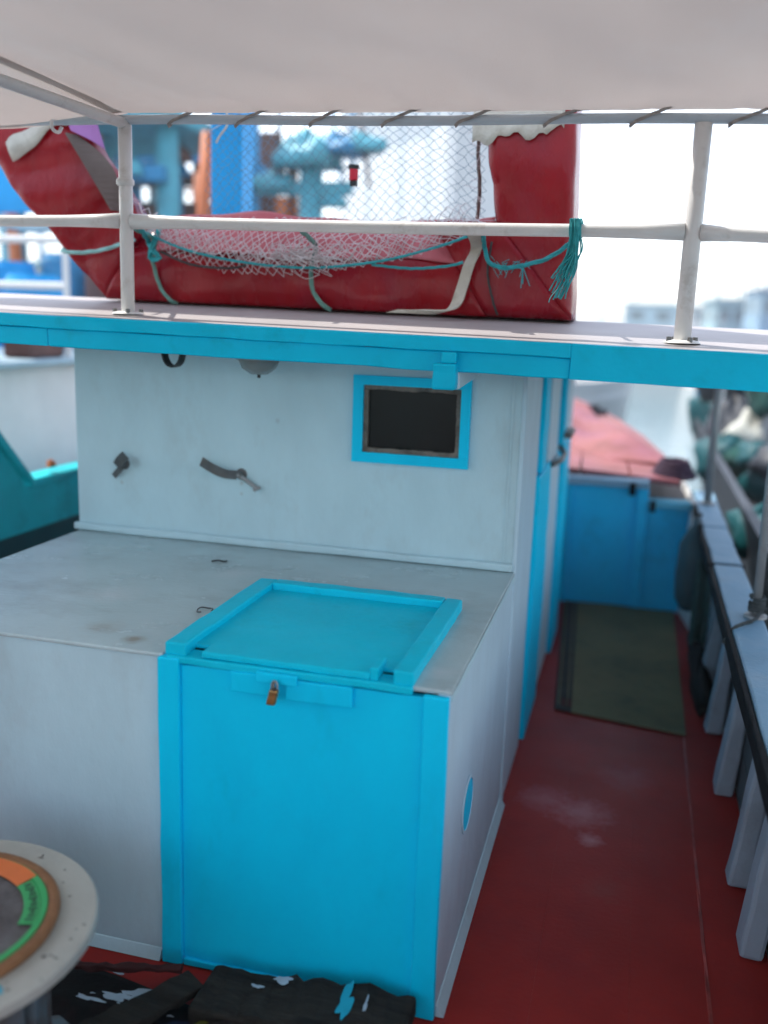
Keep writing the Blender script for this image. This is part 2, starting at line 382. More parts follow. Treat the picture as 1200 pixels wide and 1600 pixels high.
fd = MB()
fys = [6.02, 7, 8, 9, 10, 11, 11.8, 12.15]
foredeck = thing('foredeck', 'sunlit faded red foredeck at the bow', 'deck', (CX, 8.5, 0.75)); del foredeck['category']; foredeck['kind'] = 'structure'
for k in range(10):                                     # planks of the foredeck, narrowing to the bow
    q = MB(); u0 = -1 + k * 0.2; u1 = u0 + 0.2; kk = []
    for y in fys:
        z = 0.79 + 0.16 * ((y - 6) / 6.2)
        h = half(y) - 0.05
        kk.append([(CX + h * u + dx, y, z + 0.06 * (1 - u * u) * min(1, h)) for u, dx in ((u0, 0.006 * min(1, h)), (u1, -0.006 * min(1, h)))])
    for a in kk: q.v += [a[0], a[1]]
    for i in range(len(kk) - 1): q.f.append([2 * i, 2 * i + 1, 2 * i + 3, 2 * i + 2])
    q.build('plank', FDECK, foredeck, thick=0.03)
# bulkhead under the foredeck
bh = thing('bulkhead', 'blue panelled bulkhead closing the end of the side walkway', 'bulkhead', (-0.03, 5.95, 0))
MB().wbox(-0.40, 0.062, 5.95, 5.98, 0.0, 0.765, n=6, amp=0.002, axis=0).build('panel', DBLUE, bh, bevel=0.003)
MB().wbox(0.105, 0.50, 5.95, 5.98, 0.0, 0.655, n=6, amp=0.002, axis=0).build('panel', DBLUE, bh, bevel=0.003)
MB().wbox(0.05, 0.115, 5.915, 5.955, 0.0, 0.76, n=6, amp=0.002, axis=2).build('stile', DBLUE, bh, bevel=0.004)
MB().wbox(-0.37, -0.335, 5.92, 5.955, 0.0, 0.76, n=6, amp=0.002, axis=2).build('stile', DBLUE, bh, bevel=0.004)
MB().wbox(-0.40, 0.115, 5.90, 6.02, 0.765, 0.81, n=6, amp=0.002, axis=0).build('cap', CAP, bh, bevel=0.006)
MB().wbox(0.115, 0.50, 5.90, 6.02, 0.655, 0.70, n=6, amp=0.002, axis=0).build('cap', mat('pale_cyan_cap', (0.1, 0.45, 0.62), 0.45), bh, bevel=0.006)
MB().box(0.0, 0.035, 5.885, 5.90, 0.72, 0.80).build('latch', RUBBER, bh, bevel=0.003)
MB().box(0.13, 0.16, 5.885, 5.90, 0.63, 0.70).build('latch', RUBBER, bh, bevel=0.003)

# bulwarks
bw = thing('bulwark', 'right-hand bulwark with pale ribs and worn pale blue cap rail', 'bulwark', (0.42, 2.5, 0))
for i, (y0, y1, d) in enumerate(((-1.0, 1.8, 0), (1.802, 4.39, 0), (4.41, 5.2, 0.006), (5.203, 6.3, 0.012))):
    MB().wbox(0.392, 0.517, y0, y1, 0.655 + d, 0.70 + d, n=10, amp=0.003, axis=1, seed=i + 3).build('cap_rail', CAP, bw, bevel=0.008)
    MB().wbox(0.372, 0.3915, y0, y1, 0.632 + d, 0.696 + d, n=10, amp=0.002, axis=1, seed=i + 9).build('rubbing_strip', RUBBER, bw, bevel=0.004)
MB().box(0.375, 0.525, 4.389, 4.411, 0.65, 0.703).build('joint_gap', RUBBER, bw)
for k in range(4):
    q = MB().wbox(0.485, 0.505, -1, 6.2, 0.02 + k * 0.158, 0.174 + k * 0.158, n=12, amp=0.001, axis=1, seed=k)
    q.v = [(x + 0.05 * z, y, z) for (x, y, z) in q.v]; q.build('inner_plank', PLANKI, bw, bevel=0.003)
for i, y in enumerate((1.45, 2.02, 2.62, 2.97, 3.60, 4.16, 4.7, 5.2, 5.65)):
    wdt = (0.10, 0.10, 0.11, 0.09, 0.11, 0.09, 0.1, 0.1, 0.1)[i]
    q = MB().wbox(0.405, 0.475, -wdt / 2, wdt / 2, 0.004, 0.650, n=8, amp=0.003, axis=2, seed=i)
    q.v = [(x + 0.10 * z - (0.03 * z if x > 0.44 else 0), yy + y, z) for (x, yy, z) in q.v]
    q.build('rib', RIB, bw, bevel=0.012)
lb = thing('bulwark', 'teal left-hand bulwark stepping up behind the cabin, seen past the white box', 'bulwark', (-2.88, 3.5, 0))
q = MB().prism([(-2.885, -2, 0.64), (-2.885, 6.0, 0.64), (-2.885, 6.0, 0.86), (-2.885, 3.99, 0.865), (-2.885, 3.72, 1.16), (-2.885, -2, 1.18)], (0.03, 0, 0))
q.build('upper_plank', TEAL, lb, bevel=0.004)
MB().box(-2.885, -2.865, -2, 6.0, 0.0, 0.638).build('lower_plank', TEALDARK, lb)  # lower planks in a far darker teal than the upper ones
MB().wbox(-2.96, -2.83, 4.0, 6.05, 0.862, 0.90, n=6, amp=0.002, axis=1).build('cap_rail', TEAL, lb, bevel=0.006)
q = MB().prism([(-2.96, 4.02, 0.862), (-2.96, 4.02, 0.905), (-2.96, 3.74, 1.205), (-2.96, -2, 1.22), (-2.96, -2, 1.18), (-2.96, 3.72, 1.162)], (0.13, 0, 0))
q.build('cap_rail', TEAL, lb, bevel=0.006)
MB().lump((-2.87, 4.22, 0.93), (0.02, 0.03, 0.035), 4, 8).build('lashing_knob', ORANGE, lb, smooth=True)

# ------------------------------------------------------------------ cabin
ZT = 0.885
cabin = thing('cabin', 'white painted wooden cabin with blue-edged overhanging roof', 'cabin', (-1.22, 4.5, 0))
WX0, WX1, WY = -2.075, -0.372, 3.225
fw = MB()
# front wall as a frame of panels round the window opening
wx0, wx1, wz0, wz1 = -0.925, -0.578, 1.272, 1.508
def zt(y, x): return 1.683 - 0.0141 * x + (0.085 * (min(y, 3.5) - 2.72) - 0.05 * max(0.0, y - 3.5))     # top of the roof
fw.box(WX0, wx0, WY, WY + 0.04, 0.0, 1.66).box(wx1, WX1, WY, WY + 0.04, 0.0, 1.66).box(wx0, wx1, WY, WY + 0.04, 0.0, wz0).box(wx0, wx1, WY, WY + 0.04, wz1, 1.66)
fw.build('front_wall', WHITE, cabin)
MB().wbox(WX0 - 0.012, WX1 + 0.002, WY - 0.024, WY - 0.001, ZT + 0.002, ZT + 0.03, n=14, amp=0.0015, axis=0, seed=5).build('base_moulding', WHITE, cabin, bevel=0.006)
MB().wbox(-0.408, -0.3995, WY - 0.004, WY - 0.0005, ZT + 0.03, 1.62, n=8, amp=0.001, axis=2, seed=6).build('corner_batten', WHITE, cabin, bevel=0.001)
MB().wbox(WX1 - 0.001, WX1 + 0.014, WY - 0.006, WY + 0.05, 0.0, 1.64, n=8, amp=0.0012, axis=2, seed=7).build('corner_board', WHITESIDE, cabin, bevel=0.004)
MB().box(WX0, WX0 + 0.04, WY + 0.041, 5.9, 0.0, 1.60).build('left_wall', WHITESIDE, cabin)
MB().box(WX0, WX1, 5.86, 5.9, 0.0, 1.58).build('back_wall', WHITESIDE, cabin)
MB().box(WX1 - 0.04, WX1, WY + 0.051, 5.86, 0.0, 1.58).build('right_wall', WHITESIDE, cabin)
MB().wbox(WX1, WX1 + 0.012, WY + 0.052, 3.74, 0.0, 1.62, n=6, amp=0.001, axis=2, seed=8).build('side_board', WHITESIDE, cabin, bevel=0.003)
MB().wbox(WX1, WX1 + 0.012, 4.24, 4.70, 1.10, 1.60, n=6, amp=0.001, axis=2, seed=9).build('side_board', WHITESIDE, cabin, bevel=0.003)
# side door and its blue posts
MB().wbox(WX1, WX1 + 0.024, 3.80, 4.30, 0.0, 1.13, n=10, amp=0.002, axis=2, seed=11).build('door_post', BLUE, cabin, bevel=0.005)
MB().wbox(WX1, WX1 + 0.020, 3.88, 4.06, 1.135, 1.66, n=8, amp=0.002, axis=2, seed=12).build('door_post', BLUE, cabin, bevel=0.004)
dr = MB().wbox(WX1, WX1 + 0.016, 4.32, 4.88, 0.02, 1.08, n=6, amp=0.001, axis=2, seed=13).build('half_door', WHITESIDE, cabin, bevel=0.004)
MB().tube([(WX1 + 0.03, 4.26, 1.12), (WX1 + 0.05, 4.5, 1.105), (WX1 + 0.05, 4.72, 1.11), (WX1 + 0.02, 4.80, 1.13)], 0.013, 8).build('handle', DARKMETAL, dr, smooth=True)
MB().wbox(WX1, WX1 + 0.034, 4.92, 5.36, 0.0, 1.13, n=10, amp=0.002, axis=2, seed=14).build('door_post', BLUE, cabin, bevel=0.005)
MB().wbox(WX1, WX1 + 0.030, 4.84, 4.98, 1.135, 1.62, n=8, amp=0.002, axis=2, seed=15).build('door_post', BLUE, cabin, bevel=0.004)
hg = MB().box(WX1 + 0.03, WX1 + 0.07, 4.84, 5.10, 1.17, 1.20).build('hinge', DARKMETAL, cabin, bevel=0.004)
# roof
roof = MB()
def rf(u, v):
    x = -3.2 + 4.0 * u; y = 2.722 + 3.5 * v
    return (x, y, zt(y, x))
rf_o = roof.grid(rf, 30, 14).build('roof', ROOFT, cabin)
md = rf_o.modifiers.new('thick', 'SOLIDIFY'); md.thickness = 0.03; md.offset = -1
def slopebox(x0, x1, y0, y1, ztop, h, nseg, seed, amp=0.002):
    q = MB().wbox(x0, x1, y0, y1, ztop - h, ztop, n=nseg, amp=amp, axis=0, seed=seed, zt=-0.0141); return q
slopebox(-3.2, -0.187, 2.688, 2.7205, 1.686, 0.040, 26, 21).build('nosing', FASCIA, rf_o, bevel=0.003)
slopebox(-3.2, -1.832, 2.700, 2.7205, 1.646, 0.056, 10, 22).build('fascia_board', FASCIA, rf_o, bevel=0.004)
slopebox(-1.830, -0.187, 2.699, 2.7205, 1.646, 0.058, 14, 23).build('fascia_board', FASCIA, rf_o, bevel=0.004)
slopebox(-0.1866, 0.80, 2.6895, 2.7205, 1.6855, 0.098, 10, 24, 0.001).build('fascia_board', FASCIA, rf_o, bevel=0.0015)
def und(u, v):
    x = -3.19 + 3.98 * u; y = 2.7225 + 3.5 * v
    return (x, y, zt(y, x) - 0.034)
MB().grid(und, 6, 8).build('soffit', WHITESIDE, rf_o)
for x in (-0.53,):
    MB().hexa([(x - 0.032, 2.703, 1.548), (x + 0.034, 2.703, 1.545), (x - 0.03, WY, 1.575), (x + 0.03, WY, 1.575),
               (x - 0.032, 2.703, 1.655), (x + 0.034, 2.703, 1.655), (x - 0.03, WY, 1.69), (x + 0.03, WY, 1.69)]).build('beam', WHITESIDE, cabin, bevel=0.005)
    q = MB().wbox(x - 0.036, x + 0.030, 2.655, 2.701, 1.546, 1.620, n=3, amp=0.002, axis=2, seed=3).build('beam_end', FASCIA, cabin, bevel=0.006)
    MB().wbox(x - 0.014, x + 0.030, 2.658, 2.6895, 1.6205, 1.652, n=2, amp=0.002, axis=2, seed=4).build('beam_cleat', FASCIA, cabin, bevel=0.005)
# window
win = MB().box(-0.962, -0.545, WY - 0.022, WY - 0.001, 1.236, wz0).box(-0.962, -0.545, WY - 0.022, WY - 0.001, wz1, 1.541).box(-0.962, wx0, WY - 0.022, WY - 0.001, wz0 + 0.0004, wz1 - 0.0004).box(wx1, -0.545, WY - 0.022, WY - 0.001, wz0 + 0.0004, wz1 - 0.0004).build('window', BLUE, cabin)
t = 0.016
MB().wbox(wx0, wx1, WY - 0.012, WY + 0.02, wz0, wz0 + t, n=20, amp=0.002, seed=1).build('inner_frame', GASKET, win)
MB().wbox(wx0, wx1, WY - 0.012, WY + 0.02, wz1 - t, wz1, n=20, amp=0.003, seed=2).build('inner_frame', GASKET, win)
MB().wbox(wx0, wx0 + t, WY - 0.011, WY + 0.02, wz0 + t, wz1 - t, n=14, amp=0.0015, axis=2, seed=3).build('inner_frame', GASKET, win)
MB().wbox(wx1 - t, wx1, WY - 0.011, WY + 0.02, wz0 + t, wz1 - t, n=14, amp=0.0015, axis=2, seed=4).build('inner_frame', GASKET, win)
MB().box(wx0 + 0.004, wx1 - 0.004, WY + 0.006, WY + 0.012, wz0 + 0.004, wz1 - 0.004).build('pane', PANE, win)

# ------------------------------------------------------------------ white box with blue hatch
BX0, BX1, BY = -2.062, -0.366, 2.09
locker = thing('storage_locker', 'white painted engine box with a cyan hatch in front of the cabin wall', 'locker', (-1.2, 2.65, 0))
MB().wbox(BX0, -1.125, BY, BY + 0.03, 0.0, ZT - 0.012, n=8, amp=0.0015, axis=0, seed=31).build('front_wall', WHITE, locker, bevel=0.004)
MB().wbox(BX1 - 0.03, BX1, BY + 0.001, WY - 0.006, 0.0, ZT - 0.012, n=10, amp=0.0012, axis=1, seed=32).build('side_wall', WHITESIDE, locker, bevel=0.003)
MB().box(BX0, BX0 + 0.03, BY + 0.031, WY, 0, ZT - 0.012).build('side_wall', WHITESIDE, locker)
# top in pieces round the lid
top = MB().prism([(x, y, ZT - 0.0118) for (x, y) in ((BX0 - 0.006, BY - 0.007), (-1.114, BY - 0.007), (-1.114, 2.735), (-0.4618, 2.735), (-0.4618, BY - 0.004), (BX1 + 0.004, BY - 0.004), (BX1 + 0.004, WY - 0.001), (BX0 - 0.006, WY - 0.001))], (0, 0, 0.0118))
BL = Vector((1.2, -2.65, 0))
COUNTER2 = mat('worn_white_counter', (0.45, 0.56, 0.57), 0.24, 0.12, 2.2, 0.12, 60, (0.27, 0.30, 0.30), 0.5, 3.0, stretch=(0.7, 1, 1), chips=(0.2, 0.2, 0.19), chip_amt=-0.6,
    blobs=((tuple(Vector((-1.235, 2.155, ZT)) + BL), 0.035, (0.22, 0.16, 0.09), 0.7), (tuple(Vector((-1.36, 2.22, ZT)) + BL), 0.06, (0.32, 0.30, 0.25), 0.5),
           (tuple(Vector((-1.50, 2.50, ZT)) + BL), 0.10, (0.62, 0.66, 0.67), 0.5), (tuple(Vector((-1.25, 2.85, ZT)) + BL), 0.09, (0.60, 0.65, 0.66), 0.45), (tuple(Vector((-0.42, 2.2, ZT)) + BL), 0.05, (0.62, 0.66, 0.67), 0.5)))
top.build('top', COUNTER2, locker, bevel=0.004)
MB().wbox(BX1 + 0.0005, BX1 + 0.005, BY + 0.005, WY - 0.008, ZT - 0.030, ZT - 0.0125, n=12, amp=0.001, axis=1, seed=35).build('edge_bead', WHITE, locker, bevel=0.002)
MB().prism([(BX1 + 0.0005, BY + 0.0, 0.003), (BX1 + 0.022, BY + 0.0, 0.003), (BX1 + 0.004, BY, 0.035), (BX1 + 0.0005, BY, 0.036)], (0, 1.13, 0)).build('base_fillet', WHITE, locker)
MB().prism([(BX0, BY - 0.0005, 0.003), (BX0, BY - 0.02, 0.003), (BX0, BY - 0.004, 0.03), (BX0, BY - 0.0005, 0.032)], (-1.130 - BX0, 0, 0)).build('base_fillet', WHITE, locker)
# vent hole: blue-lined oval opening on the side
vent = MB().lathe([(0.088, 0.0), (0.088, 0.0030), (0.078, 0.0036), (0.078, 0.0002)], n=36, close=True)
vent.v = [(BX1 + 0.0008 + z, 2.435 + y, 0.415 + x * 0.92) for (x, y, z) in vent.v]
vo = vent.build('vent', WHITESIDE, locker, smooth=False)
vin = MB().lathe([(0.0, 0.0012), (0.078, 0.0012)], n=36); vin.v = [(BX1 + 0.0008 + z, 2.435 + y, 0.415 + x * 0.92) for (x, y, z) in vin.v]
vin.build('vent_plate', BLUE, vo)
# hatch front
hatch = MB().wbox(-1.063, -0.43, BY - 0.004, BY + 0.02, 0.004, ZT - 0.024, n=8, amp=0.0012, axis=0, seed=36).build('hatch_front', BLUE, locker, bevel=0.002)
MB().wbox(-1.122, -1.0635, BY - 0.020, BY + 0.02, 0.004, ZT - 0.004, n=10, amp=0.0015, axis=2, seed=37).build('stile', BLUE, hatch, bevel=0.004)
MB().wbox(-0.4295, BX1 - 0.001, BY - 0.020, BY + 0.0, 0.004, ZT - 0.014, n=10, amp=0.0015, axis=2, seed=38).build('stile', BLUE, hatch, bevel=0.004)
MB().wbox(-1.060, -0.434, BY - 0.016, BY - 0.0045, 0.006, 0.026, n=8, amp=0.0015, axis=0, seed=39).build('bottom_rail', BLUE, hatch, bevel=0.003)
MB().wbox(-0.922, -0.806, BY - 0.020, BY - 0.0045, 0.815, 0.868, n=4, amp=0.0012, seed=41).build('batten', BLUE, hatch, bevel=0.003)
MB().wbox(-0.775, -0.604, BY - 0.020, BY - 0.0045, 0.813, 0.866, n=4, amp=0.0012, seed=42).build('batten', BLUE, hatch, bevel=0.003)
hs_ = MB().wbox(-0.85, -0.742, BY - 0.030, BY - 0.0205, 0.853, 0.880, n=4, amp=0.001, seed=43).build('hasp', BLUE, hatch, bevel=0.003)
MB().tube([(-0.797, BY - 0.032, 0.862), (-0.797, BY - 0.046, 0.866), (-0.795, BY - 0.048, 0.848), (-0.793, BY - 0.034, 0.844)], 0.004, 8).build('staple', DARKMETAL, hs_, smooth=True)
# lid on top
lid = MB().wbox(-1.055, -0.500, BY + 0.052, 2.672, ZT + 0.004, ZT + 0.016, n=6, amp=0.001, axis=0, seed=44).build('hatch_lid', BLUETOP, locker, bevel=0.002)
MB().wbox(-1.108, -1.050, BY - 0.004, 2.7255, ZT - 0.002, ZT + 0.034, n=10, amp=0.0015, axis=1, seed=45).build('frame_rail', BLUETOP, lid, bevel=0.005)
MB().wbox(-0.508, -0.456, BY - 0.006, 2.7255, ZT - 0.002, ZT + 0.034, n=10, amp=0.0015, axis=1, seed=46).build('frame_rail', BLUETOP, lid, bevel=0.005)
MB().wbox(-1.0495, -0.5085, 2.674, 2.7265, ZT - 0.002, ZT + 0.036, n=10, amp=0.0015, axis=0, seed=47).build('frame_rail', BLUETOP, lid, bevel=0.005)
MB().wbox(-1.0995, -0.457, BY - 0.016, BY + 0.050, ZT - 0.018, ZT + 0.002, n=10, amp=0.0012, axis=0, seed=48).build('front_ledge', BLUETOP, lid, bevel=0.004)
MB().wbox(-1.005, -0.565, BY - 0.008, BY + 0.068, ZT + 0.003, ZT + 0.020, n=10, amp=0.0012, axis=0, seed=49).build('grip_batten', BLUETOP, lid, bevel=0.004)
MB().wbox(-0.5648, -0.545, BY - 0.006, BY + 0.075, ZT + 0.003, ZT + 0.034, n=3, amp=0.001, axis=1, seed=50).build('stop_block', BLUETOP, lid, bevel=0.003)
# padlock
pl = thing('padlock', 'small worn brass padlock hanging on the cyan hatch hasp', 'padlock', (-0.795, BY - 0.042, 0.795))
q = MB().wbox(-0.806, -0.783, BY - 0.052, BY - 0.037, 0.806, 0.846, n=3, amp=0.0006, axis=2, seed=3); q.v = [(x - 0.22 * (0.846 - z), y, z) for (x, y, z) in q.v]; q.build('body', BRASS, pl, bevel=0.004)
MB().tube([(-0.802, BY - 0.044, 0.845), (-0.801, BY - 0.044, 0.860), (-0.797, BY - 0.044, 0.867), (-0.790, BY - 0.044, 0.867), (-0.787, BY - 0.044, 0.860), (-0.787, BY - 0.044, 0.845)], 0.0028, 8).build('shackle', GALV, pl, smooth=True)
# small litter on the white top
q = MB().tube([(-1.166 + 0.022 * math.cos(a / 3), 2.44 + 0.026 * math.sin(a / 3), ZT + 0.004 + 0.002 * math.sin(a)) for a in range(0, 15)], 0.0022, 6)
tag(q.build('wire_loop', DARKMETAL, smooth=True), 'small bent wire loop lying left of the cyan lid', 'wire')
q = MB().tube([(-1.385, 2.955, ZT + 0.003), (-1.365, 2.968, ZT + 0.005), (-1.345, 2.966, ZT + 0.003), (-1.338, 2.978, ZT + 0.003)], 0.003, 6)
tag(q.build('twine_scrap', BLACKBAND, smooth=True), 'scrap of dark twine on the white top near the cabin wall', 'twine')

# ------------------------------------------------------------------ fittings on the cabin wall
def strap(path, width_vec, name, material, parent, th=0.003):
    P_ = smooth_path(path, 6); wv = Vector(width_vec); q = MB(); k = 0
    for p in P_: q.v += [tuple(p - wv / 2), tuple(p + wv / 2)]
    for i in range(len(P_) - 1): q.f.append([2 * i, 2 * i + 1, 2 * i + 3, 2 * i + 2])
    return q.build(name, material, parent, thick=th)
h1 = thing('wall_hook', 'short bent grey metal hook on the white wall, nearer the left corner', 'hook', (-1.87, WY, 1.13), group='bent strap hooks on the cabin wall')
strap([(-1.912, WY - 0.012, 1.108), (-1.890, WY - 0.018, 1.130), (-1.868, WY - 0.026, 1.152)], (0.016, 0, -0.016), 'tail', DARKMETAL, h1)
strap([(-1.888, WY - 0.030, 1.152), (-1.868, WY - 0.040, 1.176), (-1.838, WY - 0.050, 1.200)], (0.026, 0, -0.026), 'bent_strap', DARKMETAL, h1)
MB().tube([(-1.874, WY - 0.028, 1.160), (-1.872, WY + 0.001, 1.158)], 0.011, 10).build('bolt', DARKMETAL, h1)
for (hx, hz, hp) in ((-1.872, 1.158, h1),):
    q = MB().lathe([(0.0, 0.004), (0.020, 0.003), (0.022, 0.0)], n=16); q.v = [(hx + x, WY - 0.0005 - z, hz + y) for (x, y, z) in q.v]; q.build('wall_plate', DARKMETAL, hp)
h2 = thing('wall_hook', 'long curved grey metal hook on the white wall left of the window', 'hook', (-1.40, WY, 1.12), group='bent strap hooks on the cabin wall')
strap([(-1.512, WY - 0.085, 1.205), (-1.480, WY - 0.060, 1.178), (-1.440, WY - 0.040, 1.158), (-1.395, WY - 0.020, 1.152)], (0.014, 0, 0.032), 'bent_strap', DARKMETAL, h2)
MB().tube([(-1.397, WY - 0.020, 1.156), (-1.360, WY - 0.016, 1.132), (-1.325, WY - 0.012, 1.108)], 0.008, 8).build('tail', GALV, h2)
MB().tube([(-1.336, WY - 0.013, 1.100), (-1.312, WY - 0.011, 1.112)], 0.007, 8).build('cross_pin', GALV, h2)
MB().tube([(-1.392, WY - 0.026, 1.154), (-1.390, WY + 0.001, 1.154)], 0.012, 10).build('bolt', DARKMETAL, h2)
q = MB().lathe([(0.0, 0.004), (0.020, 0.003), (0.022, 0.0)], n=16); q.v = [(-1.390 + x, WY - 0.0005 - z, 1.154 + y) for (x, y, z) in q.v]; q.build('wall_plate', DARKMETAL, h2)
a_ = [(-1.545 + 0.034 * math.sin(t_ / 12 * 2 * math.pi), 3.0, 1.600 - 0.050 * math.cos(t_ / 12 * 2 * math.pi)) for t_ in range(13)]
bl = strap(a_, (0.006, 0.03, 0), 'band_loop', BLACKBAND, None, 0.006)
tag(bl, 'black rubber loop hanging under the roof edge', 'strap')
lamp = thing('ceiling_lamp', 'round frosted lamp under the roof above the cabin wall', 'lamp', (-1.24, 3.02, 1.60))
q = MB().lathe([(0.0, -0.058), (0.03, -0.055), (0.058, -0.036), (0.070, -0.008), (0.070, 0.01)], (-1.24, 3.02, 1.594), 28); q.build('glass_bowl', GLASSL, lamp, smooth=True)
q = MB().lathe([(0.076, -0.008), (0.080, 0.0), (0.080, 0.055), (0.0, 0.055)], (-1.24, 3.02, 1.594), 28); q.build('rim', GALV, lamp)
MB().tube([(-1.24, 3.02, 1.537), (-1.24, 3.02, 1.526)], 0.006, 8).build('finial', BLACKBAND, lamp)

# ------------------------------------------------------------------ rail posts and rails on the roof
PY = 2.90
rail = thing('guard_rail', 'white pipe guard rail on the front edge of the cabin roof', 'railing', (-0.8, PY, 1.71))
def post(x0, x1, z0, z1, r=0.021):
    q = MB().tube([(x0, PY, z0), (x0 + (x1 - x0) * 0.5, PY, (z0 + z1) / 2), (x1, PY, z1)], r, 14)
    return q.build('post', STEEL, rail, smooth=True)
for (x0, x1) in ((-1.658, -1.656), (0.109, 0.112)):
    z0 = zt(PY, x0); p = post(x0, x1, z0 + 0.003, 2.315 if x0 < 0 else 2.292, 0.022 if x0 < 0 else 0.024)
    q = MB().lathe([(0.0, 0.009), (0.03, 0.009), (0.048, 0.006), (0.052, 0.0)], (x0, PY, z0 + 0.001), 20); q.build('foot_flange', STEEL, p, smooth=True)
    for k in range(4):
        th = 0.5 + k * math.pi / 2
        MB().lathe([(0.0, 0.016), (0.007, 0.015), (0.008, 0.0)], (x0 + 0.042 * math.cos(th), PY + 0.042 * math.sin(th), z0 + 0.003), 8).build('bolt', DARKMETAL, p)
    q = MB().lathe([(0.024, -0.012), (0.029, -0.006), (0.029, 0.006), (0.024, 0.012)], (x0, PY, 2.14), 16)
    if x0 < 0: q.build('pipe_joint', STEEL, p, smooth=True)
def railseg(xa, za, xb, zb, swell_a, swell_b):
    n_ = 14; P_ = [(xa + (xb - xa) * i / n_, PY, za + (zb - za) * i / n_ - 0.004 * math.sin(math.pi * i / n_)) for i in range(n_ + 1)]
    rr = [0.0185 + 0.006 * (max(0, 1 - i / 1.6) if swell_a else 0) + 0.006 * (max(0, 1 - (n_ - i) / 1.6) if swell_b else 0) for i in range(n_ + 1)]
    MB().tube(P_, rr, 12).build('mid_rail', STEEL, rail, smooth=True)
railseg(-3.1, 2.018, -1.677, 2.020, False, True)
railseg(-1.636, 2.018, 0.088, 2.005, True, True)
railseg(0.129, 2.003, 0.9, 1.985, True, False)

# ------------------------------------------------------------------ awning
aw = thing('awning', 'off-white canvas awning stretched overhead on white pipes', 'awning', (-0.8, 1.0, 2.3))
def awz(x, y):
    base = 2.338 - 0.0145 * (x + 1.65)
    return base + 0.012 * math.sin((x + 3) * 2.4) * max(0, 1 - abs(y - 1.6) / 1.6) + 0.02 * math.sin(max(0, min(1, (2.9 - y) / 3)) * math.pi)
def awf(u, v):
    x = -1.70 + 3.1 * u; y = 2.905 - 3.7 * v
    sc = 0.0
    if v < 0.02: sc = 0.010 * (0.5 - 0.5 * math.cos((x + 1.443) / 0.236 * 2 * math.pi))
    z = awz(x, y) + (1 - math.exp(-v * 25)) * (0.022 * math.sin(5.5 * x + 4.5 * y) * math.exp(-v * 2.2) + 0.010 * math.sin(15 * x - 9 * y + 1) * math.exp(-v * 4)) + 0.004 * max(0.0, math.cos((x + 1.443) / 0.236 * 2 * math.pi)) ** 3 * math.exp(-v * 9)
    return (x, y - sc, z + 0.012)
MB().grid(awf, 180, 60).build('canvas', CANVAS, aw, smooth=True)
def awl(u, v):
    x = -1.66 - 1.7 * u; y = 2.93 - 3.72 * v
    return (x, y, awz(-1.66, y) - 0.03 * math.sin(math.pi * min(1, u * 2.2)) * (1 - 0.6 * v) - 0.03 * u + 0.004 * math.sin(14 * u + 5 * v) + 0.016)
MB().grid(awl, 40, 50).build('canvas', CANVAS, aw, smooth=True)
MB().tube([(-3.3 + 0.16 * i, PY, 2.328 - 0.0145 * (-3.3 + 0.16 * i + 1.65) + 0.003 * math.sin(i * 0.7)) for i in range(27)], 0.0145, 12).build('front_pipe', mat('pale_blue_pipe_paint', (0.50, 0.57, 0.62), 0.4, 0.08, 6, 0.08), aw, smooth=True)
MB().tube([(-1.655, 2.90, 2.318), (-1.70, 2.30, 2.322), (-1.72, 0.8, 2.34), (-1.72, -0.78, 2.34)], 0.017, 12).build('side_pipe', STEEL, aw, smooth=True)
MB().tube([(1.30, 2.90, 2.285), (1.32, 0.8, 2.29), (1.32, -0.78, 2.29)], 0.017, 12).build('side_pipe', STEEL, aw, smooth=True)
for i, x in enumerate((-1.443, -1.21, -0.974, -0.739, -0.514, -0.263, -0.026, 0.243, 0.50)):
    z = 2.322 - 0.0145 * (x + 1.65)
    z += 0.006; r_ = random.Random(i); j_ = lambda: r_.uniform(-0.006, 0.006)
    P_ = [(x - 0.045, PY + 0.016, z + 0.012), (x - 0.062 + j_(), PY + 0.004, z - 0.016), (x - 0.050 + j_(), PY - 0.018, z - 0.010), (x - 0.015, PY - 0.020, z + 0.004 + j_() * 0.5), (x + 0.015, PY - 0.016, z + 0.017), (x + 0.045 + j_(), PY - 0.02, z + 0.026), (x + 0.050, PY - 0.03, z + 0.036)]
    MB().rope(P_, 0.0048).build('lashing', ROPEGREY, aw)
MB().rope([(-1.90, PY - 0.022, 2.345), (-1.905, PY - 0.026, 2.31), (-1.90, PY, 2.295), (-1.895, PY + 0.024, 2.32)], 0.006).build('lashing', STEEL, aw)

# ------------------------------------------------------------------ red life float on the roof
FY, FD = 3.30, 0.30
flo = thing('life_float', 'red vinyl-covered rectangular life float standing on the cabin roof', 'life float', (-1.2, FY + 0.15, 1.75))
OUT = [Vector((-1.985, 0, 1.772)), Vector((-0.238, 0, 1.750)), Vector((-0.292, 0, 2.98)), Vector((-3.13, 0, 2.98))]
INN = [Vector((-1.835, 0, 2.075)), Vector((-0.515, 0, 2.075)), Vector((-0.62, 0, 2.70)), Vector((-2.32, 0, 2.70))]
def prof_round(k):
    P_ = []
    rc = 0.14
    for (cx_, cy_, s0) in ((1 - rc, rc, -90), (1 - rc, 1 - rc, 0), (rc, 1 - rc, 90), (rc, rc, 180)):
        for j in range(6):
            a = R(s0 + 90 * j / 5); P_.append((cx_ + rc * math.cos(a), cy_ + rc * math.sin(a)))
    return P_        # (t inner-ward, depth)
